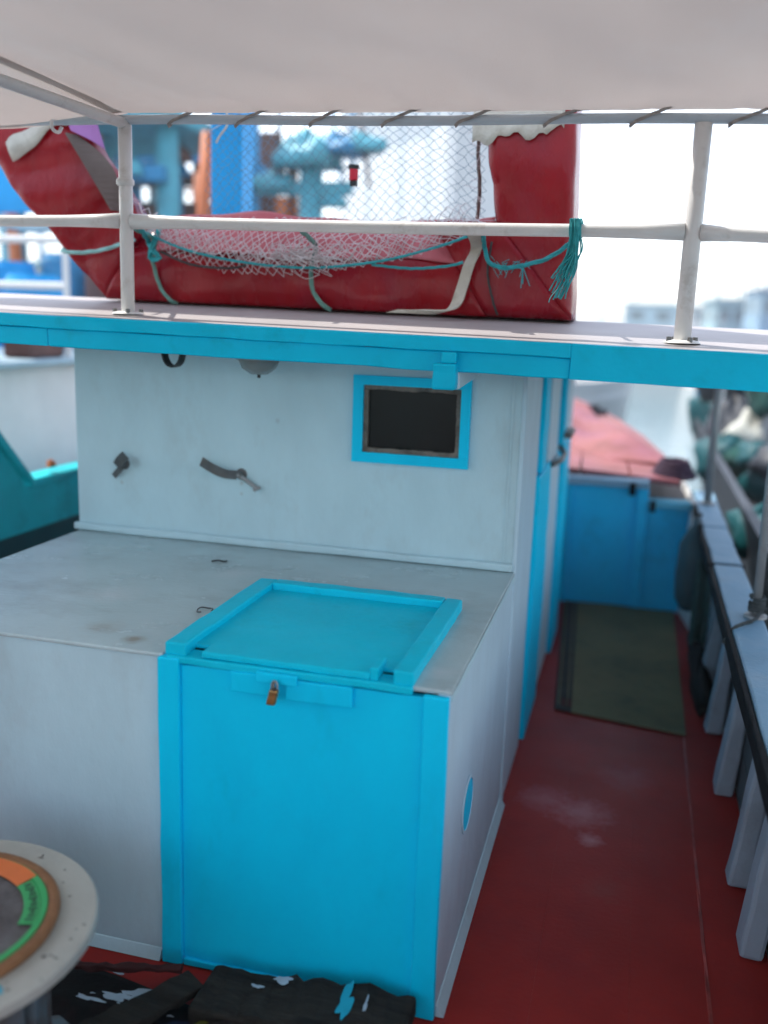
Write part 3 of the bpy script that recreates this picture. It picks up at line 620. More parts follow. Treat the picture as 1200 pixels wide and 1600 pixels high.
def prof_base():
    return [(0.04, 0.02), (0.0, 0.06), (0.0, 0.5), (0.0, 0.95), (0.08, 1.0), (0.6, 1.0), (0.93, 0.97), (1.0, 0.88), (1.0, 0.70), (0.97, 0.58), (0.9, 0.50), (0.8, 0.38), (0.72, 0.27), (0.64, 0.15), (0.56, 0.05), (0.48, 0.01), (0.35, 0.0), (0.2, 0.0)]
def bar(i, prof, name, material, nseg=28, wr=0.008, s0=0.0, s1=1.0, seed=0, dep=FD):
    o0, o1, i0, i1 = OUT[i], OUT[(i + 1) % 4], INN[i], INN[(i + 1) % 4]
    r = random.Random(seed); ph = [r.uniform(0, 6.28) for _ in range(6)]
    q = MB(); L = len(prof)
    for a in range(nseg + 1):
        s = s0 + (s1 - s0) * a / nseg
        for j, (t, d) in enumerate(prof):
            po = o0.lerp(o1, s); pi_ = i0.lerp(i1, s); p = po.lerp(pi_, t)
            wv = wr * (math.sin(17 * s + 6 * t + ph[0]) * math.sin(5 * s + 9 * d + ph[1]) + 0.6 * math.sin(31 * s - 11 * t + ph[2]) * math.sin(7 * d + ph[3]) + 0.7 * (1 - abs(math.sin(13 * s + 5 * t + ph[4]))) ** 4 + 0.5 * (1 - abs(math.sin(9 * s - 7 * t + ph[5]))) ** 5)
            edge = 1.0
            q.v.append((p.x + wv * 0.3, FY + dep * d + (wv if d < 0.5 else 0) * edge, p.z + (0.5 * wv if t > 0.3 else 0)))
    for a in range(nseg):
        for j in range(L): q.f.append([a * L + j, a * L + (j + 1) % L, (a + 1) * L + (j + 1) % L, (a + 1) * L + j])
    q.f.append(list(range(L))); q.f.append(list(range(nseg * L + L - 1, nseg * L - 1, -1)))
    return q.build(name, material, flo, smooth=True)
bar(0, prof_base(), 'bottom_bar', RED, 90, 0.008, 0.0, 0.835, seed=1)
bar(0, prof_round(0), 'bottom_bar', RED, 10, 0.003, 0.8345, 1.0, seed=7)
bar(1, prof_round(1), 'upright_bar', RED, 50, 0.005, seed=2)
bar(2, prof_round(2), 'top_bar', RED, 30, 0.006, seed=3)
lbar = bar(3, prof_round(3), 'slanting_bar', RED, 60, 0.015, seed=4, dep=0.11)
# cover flap along the lower bar's top, sunlit pink put into its colour
def flap(u, v):
    x = -1.80 + 1.26 * u
    f = 0.010 * math.sin(26 * u + 3 * v) * math.sin(4 * v + 1) + 0.014 * math.sin(9 * u - 2 * v + 1)
    y = FY + 0.035 + 0.115 * v + f * 0.7; z = 1.940 + 0.145 * v + f * 0.6 + 0.01 * math.sin(6 * u)
    return (x + 0.01 * math.sin(8 * v), y - 0.030, z)
MB().grid(flap, 70, 14).build('cover_flap', REDPINK, flo, smooth=True, thick=0.004)
# torn patches of cream fabric
def jag(x0, x1, z0, z1, y, seed, name='torn_fabric', shear=0.0, n=22, amp=0.025, material=TAPE):
    r = random.Random(seed); q = MB()
    for i in range(n + 1):
        x = x0 + (x1 - x0) * i / n; zb = z0 + amp * (0.5 * math.sin(0.55 * i + seed) + 0.35 * math.sin(1.3 * i + 2 * seed)) + r.uniform(-amp, amp) * 0.12 + shear * (i / n)
        for j in range(5):
            q.v.append((x + r.uniform(-.002, .002), y - 0.006 * r.random() - 0.004, zb + (z1 + shear * (i / n) * 0.4 - zb) * j / 4))
    for i in range(n):
        for j in range(4): q.f.append([i * 5 + j, (i + 1) * 5 + j, (i + 1) * 5 + j + 1, i * 5 + j + 1])
    return q.build(name, material, flo, thick=0.003, smooth=True)
jag(-0.60, -0.30, 2.318, 2.45, FY - 0.006, 3, shear=0.03)
q = MB()     # cream strip bound round the slanting bar
for i in range(13):
    t_ = i / 12; a = Vector((-2.36, 0, 2.30)).lerp(Vector((-2.13, 0, 2.43)), t_); wv = 0.028 + 0.012 * math.sin(7 * t_)
    for s_ in (-1, 0, 1): q.v.append((a.x - 0.5 * s_ * wv, FY - 0.022 + 0.006 * abs(s_), a.z + s_ * wv + 0.008 * math.sin(11 * t_ + s_)))
for i in range(12):
    for j in range(2): q.f.append([3 * i + j, 3 * i + 3 + j, 3 * i + 4 + j, 3 * i + 1 + j])
q.build('torn_fabric', TAPE, flo, thick=0.004, smooth=True)
# open inner side of the slanting bar: lining and purple flap
q = MB()
for i in range(15):
    t_ = i / 14; a = Vector((-2.09, FY - 0.045, 2.36)).lerp(Vector((-1.91, FY - 0.045, 2.09)), t_); g = 0.055 * math.sin(math.pi * t_) + 0.004
    q.v += [(a.x - 0.012, a.y, a.z), (a.x + g, a.y + 0.05, a.z + g * 0.35)]
for i in range(14): q.f.append([2 * i, 2 * i + 1, 2 * i + 3, 2 * i + 2])
q.build('inner_lining', BROWNLIN, flo, thick=0.004)
q = MB(); q.v = [(-2.13, FY - 0.028, 2.47), (-2.03, FY + 0.02, 2.47), (-1.985, FY + 0.03, 2.315), (-2.02, FY - 0.005, 2.34), (-2.085, FY - 0.035, 2.37)]; q.f = [[0, 1, 2, 3, 4]]
q.build('loose_flap', PURPLE, flo, thick=0.004)

# ropes and straps tied to it
def rope_thing(name, pts, r, material, label, cat='rope', extra=None):
    q = MB().rope(pts, r)
    if extra: extra(q)
    return tag(q.build(name, material), label, cat)
rope_thing('grab_rope', [(-2.16, FY + 0.03, 1.955), (-2.145, FY - 0.02, 1.945), (-2.08, FY - 0.028, 1.938), (-1.98, FY - 0.028, 1.948), (-1.88, FY - 0.03, 1.975), (-1.83, FY - 0.03, 1.99)], 0.0075, ROPELT, 'pale aqua rope round the slanting left side of the red float')
rope_thing('lashing_rope', [(-1.755, PY + 0.10, 2.03), (-1.76, FY - 0.03, 1.99), (-1.765, FY - 0.035, 1.93), (-1.765, FY - 0.012, 1.88), (-1.745, FY - 0.01, 1.82), (-1.705, FY - 0.012, 1.775), (-1.69, FY + 0.02, 1.765)], 0.0075, ROPEG, 'green rope round the lower bar of the float beside the left post')
rope_thing('lashing_rope', [(-1.13, PY + 0.12, 2.03), (-1.135, FY - 0.03, 1.98), (-1.145, FY - 0.03, 1.92), (-1.155, FY - 0.012, 1.87), (-1.14, FY - 0.01, 1.81), (-1.10, FY - 0.012, 1.770), (-1.085, FY + 0.02, 1.755)], 0.0085, ROPEG, 'green rope round the middle of the lower float bar')
rope_thing('tie_rope', [(-1.655, PY + 0.02, 2.035), (-1.70, PY + 0.15, 2.02), (-1.78, FY - 0.04, 1.99), (-1.755, FY - 0.045, 1.95), (-1.73, FY - 0.04, 1.925), (-1.77, FY - 0.04, 1.92), (-1.76, FY - 0.045, 1.96), (-1.735, FY - 0.04, 2.01), (-1.74, FY - 0.02, 2.05)], 0.010, ROPET, 'knotted teal rope tying the net to the left post')
def fray(q):
    r = random.Random(5)
    for k in range(26):
        a = Vector((-0.50 + r.uniform(-0.02, 0.11), FY - 0.03, 1.925 + r.uniform(-0.012, 0.018)))
        d = Vector((r.uniform(-0.03, 0.03), r.uniform(-0.02, 0.01), r.uniform(-0.045, 0.015)))
        q.tube([a, a + d * 0.6 + Vector((0, -0.004, 0)), a + d], 0.0013, 4)
    for k in range(5):
        a = Vector((-0.405, FY - 0.03, 1.92)); d = Vector((r.uniform(-0.02, 0.03), -0.01, -0.05 - 0.02 * r.random())); q.tube([a, a + d * 0.5, a + d], 0.0015, 4)
rope_thing('frayed_rope', [(-0.50, PY + 0.1, 2.02), (-0.535, FY - 0.05, 1.985), (-0.515, FY - 0.04, 1.93), (-0.46, FY - 0.03, 1.915), (-0.38, FY - 0.03, 1.93), (-0.32, FY - 0.04, 1.95), (-0.255, FY - 0.1, 1.99), (-0.215, PY + 0.06, 2.02)], 0.0078, ROPET, 'frayed teal rope slung across the right upright of the red float', extra=fray)
q = MB(); r = random.Random(9)
for k in range(46):
    x = -0.218 + r.uniform(-0.012, 0.014); L_ = r.uniform(0.10, 0.20); sw = r.uniform(-0.018, 0.014) - 0.02
    P_ = [(x, PY - 0.026 + r.uniform(-.006, .006), 2.035), (x + 0.004, PY - 0.03 + r.uniform(-.01, .006), 2.0), (x + r.uniform(-.012, .016), PY - 0.022 + r.uniform(-.012, .012), 2.0 - L_ * 0.5), (x + sw + r.uniform(-.02, .012), PY - 0.02 + r.uniform(-.014, .014), 2.005 - L_)]
    q.tube(smooth_path(P_, 4), 0.0022, 5)
for k in range(4): q.rope([(-0.225 + 0.008 * k, PY - 0.024, 1.985), (-0.225 + 0.008 * k, PY - 0.026, 2.02), (-0.224 + 0.008 * k, PY - 0.005, 2.033), (-0.223 + 0.008 * k, PY + 0.022, 2.015), (-0.222 + 0.008 * k, PY + 0.01, 1.985)], 0.006)
q.tube(smooth_path([(-0.235, PY - 0.02, 1.86), (-0.255, PY - 0.02, 1.835), (-0.27, PY - 0.02, 1.815), (-0.275, PY - 0.018, 1.80)]), 0.0014, 4)
tag(q.build('rope_tassel', ROPET), 'unravelled teal rope end knotted on the rail by the float', 'rope')
st = strap([(-0.545, PY + 0.12, 2.03), (-0.56, FY - 0.045, 1.985), (-0.585, FY - 0.04, 1.92), (-0.605, FY - 0.035, 1.85), (-0.625, FY - 0.05, 1.785), (-0.665, FY - 0.08, 1.765), (-0.74, FY - 0.09, 1.763), (-0.84, FY - 0.07, 1.762)], (0.042, -0.01, 0.012), 'cloth_strap', TAPE, None, 0.006)
tag(st, 'cream cloth strip hanging down the float onto the roof', 'strap')
rope_thing('lashing_rope', [(-0.515, FY - 0.02, 2.0), (-0.525, FY - 0.012, 1.90), (-0.50, FY - 0.008, 1.80), (-0.485, FY + 0.01, 1.757)], 0.004, ROPED, 'thin dark cord down the float right of the cream strip')

# ------------------------------------------------------------------ netting
def net(S, nu, nv, r, seed, jit=0.0015, q=None, skip=0.0):
    rr = random.Random(seed); q = q or MB(); P_ = {}
    for j in range(nv + 1):
        for i in range(nu + 1):
            p = Vector(S((i + 0.5 * (j % 2)) / nu, j / nv)); P_[i, j] = p + Vector((rr.gauss(0, jit), rr.gauss(0, jit), rr.gauss(0, jit)))
    for j in range(nv):
        for i in range(nu + 1):
            for k in ((i, j + 1), (i + (1 if j % 2 else -1), j + 1)):
                if k in P_ and rr.random() > skip: q.tube([P_[i, j], P_[k]], r, 3, cap=False)
    return q
netg = thing('fishing_net', 'diamond mesh fishing net strung inside the red float and sagging over its lower bar', 'net', (-1.1, FY, 1.9))
def s_up(u, v):
    x = -1.66 + 1.06 * u - 0.05 * v * math.sin(u * 3); z = 2.07 + 0.44 * v + 0.02 * math.sin(3 * u) * (1 - v) + 0.012 * math.sin(9 * u + 4 * v)
    return (x, FY + 0.20 - 0.03 * math.sin(math.pi * u) * (1 - v), z)
net(s_up, 27, 24, 0.0010, 1, 0.003).build('upper_mesh', NETB, netg)
def sag(u): return 2.045 - 0.175 * (math.sin(math.pi * min(1, u * 1.02) ** 0.85)) ** 0.75
def s_low(u, v):
    x = -1.84 + 1.28 * u; zt_ = 2.075; zb = sag(u)
    z = zt_ + (zb - zt_) * v; y = FY - 0.015 - 0.035 * math.sin(math.pi * v) - 0.01 * v
    if z > 1.94: y += (z - 1.94) * 0.35
    return (x + 0.03 * math.sin(3 * v + 5 * u), y - 0.012, z)
net(s_low, 42, 12, 0.0016, 2, 0.0035).build('sagging_mesh', NETW, netg)
def s_low2(u, v):
    x = -1.80 + 1.2 * u; zb = sag(u) + 0.012 + 0.02 * math.sin(5 * u); zt_ = zb + 0.075 + 0.02 * math.sin(9 * u)
    return (x, FY - 0.052 - 0.012 * math.sin(math.pi * v), zt_ + (zb - zt_) * v)
net(s_low2, 40, 5, 0.0016, 3, 0.006).build('folded_hem', NETW, netg)
q = MB(); r = random.Random(12)
for k in range(70):           # tangled bunch at the middle
    c = Vector((-1.20 + r.gauss(0, 0.07), FY - 0.06, 1.945 + r.gauss(0, 0.014))); P_ = [c]
    for j in range(5): P_.append(P_[-1] + Vector((r.gauss(0.012, 0.02), r.gauss(0, 0.008), r.gauss(0, 0.012))))
    q.tube(smooth_path(P_, 3), 0.0015, 3, cap=False)
q.build('tangled_twine', NETW, netg)['kind'] = 'stuff'
MB().rope([(-1.80, FY - 0.055, 2.02), (-1.62, FY - 0.06, 1.955), (-1.40, FY - 0.065, 1.915), (-1.15, FY - 0.065, 1.90), (-0.9, FY - 0.065, 1.925), (-0.70, FY - 0.06, 1.975), (-0.57, FY - 0.06, 2.02)], 0.0048, ).build('edge_rope', ROPET, netg)
MB().rope([(-1.72, FY - 0.05, 1.945), (-1.60, FY - 0.05, 1.903), (-1.46, FY - 0.05, 1.893), (-1.38, FY - 0.05, 1.905)], 0.0045).build('edge_rope', ROPED, netg)
MB().rope([(-0.92, FY - 0.055, 1.915), (-0.78, FY - 0.058, 1.905), (-0.66, FY - 0.055, 1.915), (-0.60, FY - 0.05, 1.93)], 0.005).build('edge_rope', ROPET, netg)
MB().rope([(-0.605, FY + 0.19, 2.06), (-0.60, FY + 0.18, 2.2), (-0.612, FY + 0.18, 2.32), (-0.606, FY + 0.18, 2.47)], 0.007).build('edge_rope', mat('brown_twisted_rope', (0.16, 0.12, 0.10), 0.8, 0.4, 60), netg)
q = MB(); r = random.Random(3)
for k in range(22):
    z = r.uniform(2.08, 2.46); a = Vector((-0.605, FY + 0.175, z)); q.tube([a, a + Vector((r.uniform(-0.05, 0.02), -0.01, r.uniform(-0.05, 0.02)))], 0.0012, 3)
q.build('loose_ends', NETW, netg)['kind'] = 'stuff'
q = MB().tube(smooth_path([(-1.56, FY + 0.17, 2.47), (-1.555, FY + 0.165, 2.42), (-1.585, FY + 0.165, 2.38), (-1.60, FY + 0.165, 2.355)]), 0.004, 5)
for k in range(6): q.tube([(-1.56, FY + 0.165, 2.43), (-1.56 + (k - 3) * 0.02, FY + 0.163, 2.40 + 0.01 * k)], 0.0015, 3)
q.build('loose_ends', TAPE, netg)['kind'] = 'stuff'
tg = thing('tag', 'small red and black tag caught in the net', 'tag', (-1.06, FY + 0.17, 2.20))
MB().wbox(-1.078, -1.046, FY + 0.166, FY + 0.18, 2.222, 2.262, n=3, amp=0.002, seed=1).build('red_face', mat('tag_red', (0.55, 0.01, 0.03), 0.4), tg, bevel=0.004)
MB().wbox(-1.082, -1.044, FY + 0.168, FY + 0.182, 2.2625, 2.277, n=3, amp=0.002, seed=2).build('black_clip', BLACKBAND, tg)
MB().wbox(-1.075, -1.05, FY + 0.168, FY + 0.182, 2.202, 2.2215, n=3, amp=0.002, seed=3).build('black_clip', BLACKBAND, tg)

# ------------------------------------------------------------------ mast behind the float, posts on the bulwark
ms = thing('mast', 'bright blue square timber mast rising behind the net', 'mast', (-2.05, 4.6, zt(4.6, -2.05)))
MB().wbox(-2.135, -1.968, 4.55, 4.72, zt(4.6, -2.05) + 0.002, 4.4, n=12, amp=0.004, axis=2, seed=2).build('spar', MAST, ms, bevel=0.012)
MB().box(-2.2, -1.9, 4.48, 4.79, zt(4.6, -2.05) + 0.001, zt(4.6, -2.05) + 0.05).build('mast_step', MAST, ms, bevel=0.01)
def bpost(x, y, r, material, label, zb=0.703, ztop=1.70):
    t_ = thing('roof_post', label, 'post', (x, y, zb), group='pipe posts holding the roof')
    MB().tube([(x, y, zb), (x - 0.004, y, (zb + ztop) / 2), (x, y, ztop)], r, 12).build('pipe', material, t_, smooth=True)
    MB().lathe([(0.0, 0.012), (r + 0.01, 0.012), (r + 0.024, 0.008), (r + 0.026, 0)], (x, y, zb), 16).build('foot_flange', material, t_)
    return t_
bpost(0.488, 3.61, 0.016, GALV, 'grey pipe post on the cap rail with dark rope tied at its foot')
bpost(0.452, 5.85, 0.023, GALV, 'grey pipe post at the far end of the cap rail', zb=0.715)
q = MB()
for k in range(5): q.rope([(0.488 + 0.025 * math.cos(a * 0.9 + k), 3.61 + 0.025 * math.sin(a * 0.9 + k), 0.722 + 0.012 * k + 0.002 * a) for a in range(8)], 0.007)
q.rope([(0.503, 3.59, 0.73), (0.475, 3.53, 0.715), (0.44, 3.49, 0.71), (0.40, 3.45, 0.70), (0.362, 3.42, 0.64)], 0.007)
q.rope([(0.508, 3.61, 0.74), (0.55, 3.64, 0.71), (0.58, 3.66, 0.60)], 0.006)
tag(q.build('post_rope', ROPED), 'dark rope wound round the foot of the nearest grey post', 'rope')
# things hanging in the shade inside the bulwark
fe = thing('fender', 'grey-blue fender hanging inside the right bulwark near the bulkhead', 'fender', (0.37, 5.25, 0.2))
q = MB().lathe([(0.0, 0.0), (0.04, 0.01), (0.075, 0.07), (0.085, 0.2), (0.075, 0.38), (0.04, 0.45), (0.018, 0.48), (0.018, 0.52), (0, 0.52)], (0.36, 5.25, 0.22), 20)
q.build('body', mat('grey_blue_rubber', (0.05, 0.10, 0.12), 0.5, 0.2, 5), fe, smooth=True)
MB().rope([(0.36, 5.25, 0.73), (0.37, 5.25, 0.76), (0.40, 5.25, 0.752)], 0.008).build('line', ROPED, fe)
q = MB()
for k in range(6):
    q.rope([(0.385 + 0.012 * k * (-1) ** k * 0.5, 4.72 + 0.055 * math.cos(a * 0.7) * (1 + 0.1 * k), 0.42 + 0.17 * math.sin(a * 0.7) * (1 + 0.05 * k)) for a in range(10)], 0.010)
tag(q.build('rope_coil', mat('dark_green_rope', (0.03, 0.08, 0.08), 0.8, 0.3, 30)), 'dark green rope coil hung on the inside of the right bulwark', 'rope coil')
# mat on the walkway
mg = thing('floor_mat', 'green-grey floor mat lying on the red walkway', 'mat', (0.0, 5.0, 0.002))
def mf(u, v): return (-0.245 + 0.57 * u - 0.10 * v * (1 - u), 4.16 + 1.76 * v - 0.10 * u * (1 - v), 0.009 + 0.003 * math.sin(9 * u + 4 * v) * v + 0.002 * math.sin(13 * v))
MB().grid(lambda u, v: mf(0.13 + 0.87 * u, v), 14, 24).build('carpet', MATG, mg, thick=0.006)
MB().grid(lambda u, v: mf(0.13 * u, v), 4, 24).build('border', MATE, mg, thick=0.006)
for k in range(3):
    MB().grid(lambda u, v, k=k: Vector(mf(0.02 + 0.035 * k + 0.012 * u, 0.03 + 0.94 * v)) + Vector((0, 0, 0.0045)), 2, 24).build('border_stripe', MATG if k != 1 else MATE, mg, thick=0.001)
for k in range(2):
    MB().grid(lambda u, v, k=k: Vector(mf(0.045 + 0.05 * k + 0.035 * u, 0.025 + 0.05 * v)) + Vector((0, 0, 0.006)), 3, 3).build('red_motif', MATR, mg, thick=0.001)
bk = MB().lump((0.41, 4.75, 0.06), (0.05, 0.55, 0.075), 6, 12, flat=0.7)
tag(bk.build('net_bundle', TARP, smooth=True), 'black bundle pushed under the right bulwark beside the mat', 'bundle')

# ------------------------------------------------------------------ foreground: spool, roll, tarp, plank
SX, SY, SZ = -1.352, 1.503, 0.45
sp = thing('cable_spool', 'white-topped round wooden spool standing in the lower left corner', 'spool', (SX, SY, 0))
MB().lathe([(0.0, -0.028), (0.332, -0.028), (0.338, -0.024), (0.338, -0.004), (0.333, 0.0), (0.0, 0.0)], (SX, SY, SZ), 64).build('top_flange', DISC, sp)
MB().lathe([(0.20, 0.0305), (0.20, 0.4215)], (SX, SY, 0), 40).build('core', SPOOLC, sp)
for k in range(14):
    th = k / 14 * 2 * math.pi; c_, s_ = math.cos(th), math.sin(th)
    q = MB().wbox(-0.036, 0.036, 0.20, 0.228, 0.031, 0.421, n=4, amp=0.002, axis=2, seed=k)
    q.v = [(SX + x * c_ - y * s_, SY + x * s_ + y * c_, z) for (x, y, z) in q.v]; q.build('stave', SPOOLC, sp, bevel=0.004)
MB().lathe([(0.0, 0.003), (0.30, 0.003), (0.30, 0.03), (0.0, 0.03)], (SX, SY, 0), 48).build('bottom_flange', SPOOLC, sp)
ro = thing('line_roll', 'roll of line with green and orange label on the white spool top', 'roll', (SX, SY, SZ))
oc = (SX - 0.004, SY - 0.008, SZ)
MB().lathe([(0.240, 0.001), (0.264, 0.001), (0.266, 0.006), (0.266, 0.014), (0.262, 0.018), (0.243, 0.018), (0.240, 0.014)], oc, 72, close=True).build('card_rim', BROWNROLL, ro, smooth=True)
MB().lathe([(0.2395, 0.001), (0.2395, 0.019), (0.226, 0.019), (0.224, 0.014), (0.224, 0.001)], oc, 72, close=True).build('green_band', GREENL, ro)
MB().lathe([(0.0, 0.0015), (0.2235, 0.0015), (0.2235, 0.008), (0.10, 0.011), (0.0, 0.010)], oc, 60).build('winding', ROLLIN, ro)
MB().lathe([(0.190, 0.0125), (0.2235, 0.0150), (0.2235, 0.0158), (0.190, 0.0133)], oc, 16, R(14), R(58), close=True).build('label', GREENL, ro)
MB().lathe([(0.190, 0.0126), (0.236, 0.0200), (0.236, 0.0210), (0.190, 0.0136)], oc, 14, R(58.5), R(92), close=True).build('label', ORANGEL, ro)
for k in range(11):
    a = R(17 + k * 3.6); w0 = 0.003 * ((k * 7) % 3)
    MB().lathe([(0.200 + w0, 0.0145), (0.219 - w0 * 0.5, 0.0158), (0.219 - w0 * 0.5, 0.0168), (0.200 + w0, 0.0155)], oc, 3, a, a + R(1.6 + 0.5 * (k % 3)), close=True).build('print_mark', DKGREEN, ro)
MB().lump((SX + 0.055, SY + 0.0, SZ + 0.016), (0.03, 0.025, 0.010), 8, 8).build('knot', ORANGEL, ro, smooth=True)
# paint smear on spool
def splash(cx_, cy_, z, rx, ry, seed, material, parent=None, name='paint_spill', n=40):
    r = random.Random(seed); ph = [r.uniform(0, 6.28) for _ in range(5)]; q = MB(); q.v.append((cx_, cy_, z + 0.0012))
    for i in range(n):
        th = 2 * math.pi * i / n
        k = 0.72 + 0.2 * math.sin(2 * th + ph[0]) + 0.15 * math.sin(3 * th + ph[1]) + 0.10 * math.sin(5 * th + ph[2]) + 0.05 * math.sin(9 * th + ph[3])
        k = max(0.12, k); q.v.append((cx_ + rx * k * math.cos(th), cy_ + ry * k * math.sin(th), z))
    q.f = [[0, 1 + i, 1 + (i + 1) % n] for i in range(n)]
    return q.build(name, material, parent)
splash(SX + 0.20, SY - 0.20, SZ + 0.001, 0.05, 0.02, 3, SPLASHB, sp)
splash(SX + 0.25, SY - 0.13, SZ + 0.001, 0.03, 0.012, 5, SPLASHB, sp)
SPECK = mat('dark_speck', (0.06, 0.06, 0.06), 0.7)
rs = random.Random(14)
for k in range(26):
    th = rs.uniform(-1.4, 1.4); rr_ = rs.uniform(0.272, 0.325)
    splash(SX + rr_ * math.cos(th), SY + rr_ * math.sin(th), SZ + 0.0008, rs.uniform(0.002, 0.009), rs.uniform(0.002, 0.006), 100 + k, SPECK, sp, 'stain', 10)
# black tarpaulin with paint on it
tp = thing('tarpaulin', 'crumpled black tarpaulin with white paint spills on the deck before the box', 'tarpaulin', (-1.0, 1.6, 0.004))
def tf(u, v):
    x = -1.60 + 1.25 * u; y = 0.95 + 1.02 * v - 0.05 * u * v + 0.03 * math.sin(7 * u) * v
    e = min(u, 1 - u, v, 1 - v) * 8; e = max(0, min(1, e))
    z = 0.008 + e * (0.012 + 0.012 * math.sin(9 * u + 5 * v) + 0.010 * math.sin(17 * u - 11 * v + 1) + 0.006 * math.sin(29 * v + 13 * u))
    return (x, y, max(0.006, z))
MB().grid(tf, 60, 50).build('sheet', TARP, tp, smooth=True, thick=0.003)
def on_tarp(name, cx_, cy_, rx, ry, seed, material):
    o = splash(cx_, cy_, 0.0, rx, ry, seed, material, tp, name)
    for v in o.data.vertices:
        wx_, wy_ = v.co.x + tp.location.x, v.co.y + tp.location.y
        u = (wx_ + 1.60) / 1.25; vv = (wy_ - 0.95) / 1.0
        v.co.z = tf(u, vv)[2] + 0.005 - tp.location.z
on_tarp('paint_spill', -1.12, 1.93, 0.075, 0.035, 1, SPLASHW)
on_tarp('paint_spill', -1.15, 1.89, 0.06, 0.02, 2, SPLASHW)
on_tarp('paint_spill', -1.09, 1.91, 0.03, 0.06, 3, SPLASHW)
on_tarp('paint_spill', -1.22, 1.86, 0.05, 0.012, 4, SPLASHW)
on_tarp('paint_spill', -1.21, 1.99, 0.03, 0.012, 5, SPLASHW)
rd = random.Random(2)
for k in range(16):
    on_tarp('paint_drop', -1.12 + rd.gauss(0, 0.09), 1.91 + rd.gauss(0, 0.035), rd.uniform(0.003, 0.012), rd.uniform(0.003, 0.008), 30 + k, SPLASHW)
on_tarp('printed_patch', -0.97, 1.80, 0.10, 0.09, 14, DBLUECL)
q = MB(); 
for i in range(9):
    t_ = i / 8; a = Vector((-0.985, 1.70, 0)).lerp(Vector((-0.875, 1.90, 0)), t_)
    z = 0.047; q.v += [(a.x, a.y, z), (a.x + 0.018, a.y - 0.008, z + 0.001)]
for i in range(8): q.f.append([2 * i, 2 * i + 1, 2 * i + 3, 2 * i + 2])
q.build('printed_stripe', YELLOWP, tp, thick=0.002)
pk = thing('plank', 'weathered dark plank with blue and white paint drips before the cyan hatch', 'plank', (-0.66, 1.93, 0.03))
q = MB().wbox(-0.94, -0.405, 1.86, 2.035, 0.035, 0.085, n=22, amp=0.007, axis=0, seed=77)
q.v = [(x, y + 0.03 * (x + 0.66), z + 0.012 * math.sin(9 * x)) for (x, y, z) in q.v]
q.build('board', OLDWOOD, pk, bevel=0.01)
pz = lambda x: 0.092 + 0.012 * math.sin(9 * x)
splash(-0.745, 2.00, pz(-0.745), 0.035, 0.016, 6, SPLASHW, pk)
splash(-0.80, 1.965, pz(-0.80), 0.018, 0.010, 8, SPLASHW, pk)
splash(-0.565, 1.955, pz(-0.565) + 0.001, 0.022, 0.085, 9, SPLASHB, pk)
splash(-0.515, 1.96, pz(-0.515), 0.006, 0.035, 10, SPLASHW, pk)

def loose_board(label, ax, ay, bx, by, wd, z0, th, material, seed):
    d = Vector((bx - ax, by - ay, 0)); L_ = d.length; d.normalize(); pn = Vector((-d.y, d.x, 0))
    q = MB().wbox(0, L_, -wd / 2, wd / 2, z0, z0 + th, n=14, amp=0.004, axis=0, seed=seed)
    q.v = [(ax + d.x * x + pn.x * y, ay + d.y * x + pn.y * y, z + 0.006 * math.sin(7 * x + seed)) for (x, y, z) in q.v]
    return tag(q.build('scrap_board', material, bevel=0.004), label, 'board', 'scraps of wood before the box')
loose_board('dark scrap of board lying on the tarpaulin left of the plank', -1.16, 1.66, -0.97, 1.97, 0.085, 0.048, 0.022, OLDWOOD, 3)
loose_board('thin red-stained stick crossing the tarpaulin by the spool', -1.30, 1.93, -1.02, 1.99, 0.022, 0.050, 0.016, mat('red_stained_wood', (0.05, 0.008, 0.007), 0.7, 0.4, 9, 0.4, 30), 5)
loose_board('short brown batten poking out from under the plank', -0.98, 1.70, -0.80, 1.86, 0.05, 0.046, 0.02, mat('dark_brown_wood', (0.022, 0.012, 0.009), 0.8, 0.4, 9, 0.5, 30), 8)

# ------------------------------------------------------------------ neighbouring boats
def hull_mesh(L, B, H, bow=0.35, sheer=0.35):
    q = MB(); ns = 22
    def st(u):
        y = -L / 2 + L * u; t = max(0, (u - (1 - bow)) / bow); hw = B / 2 * (1 - t ** 2) * (0.86 + 0.14 * min(1, u / 0.12))
        return y, hw, H + sheer * (max(0, u - 0.45) / 0.55) ** 2 + 0.1 * (1 - u)
    for i in range(ns + 1):
        y, hw, h = st(i / ns)
        q.v += [(-hw * 0.72, y - (0.25 * (i / ns)), -0.4), (-hw, y, h), (-hw + min(0.06, hw * 0.4), y, h), (-hw + min(0.06, hw * 0.4), y, h - 0.35), (hw - min(0.06, hw * 0.4), y, h - 0.35), (hw - min(0.06, hw * 0.4), y, h), (hw, y, h), (hw * 0.72, y - (0.25 * (i / ns)), -0.4)]
    for i in range(ns):
        for j in range(7): q.f.append([i * 8 + j, (i + 1) * 8 + j, (i + 1) * 8 + j + 1, i * 8 + j + 1])
    q.f.append(list(range(8)))
    return q, st
FARGLASS = mat('far_window_glass', (0.13, 0.18, 0.21), 0.3, 0.2, 4)
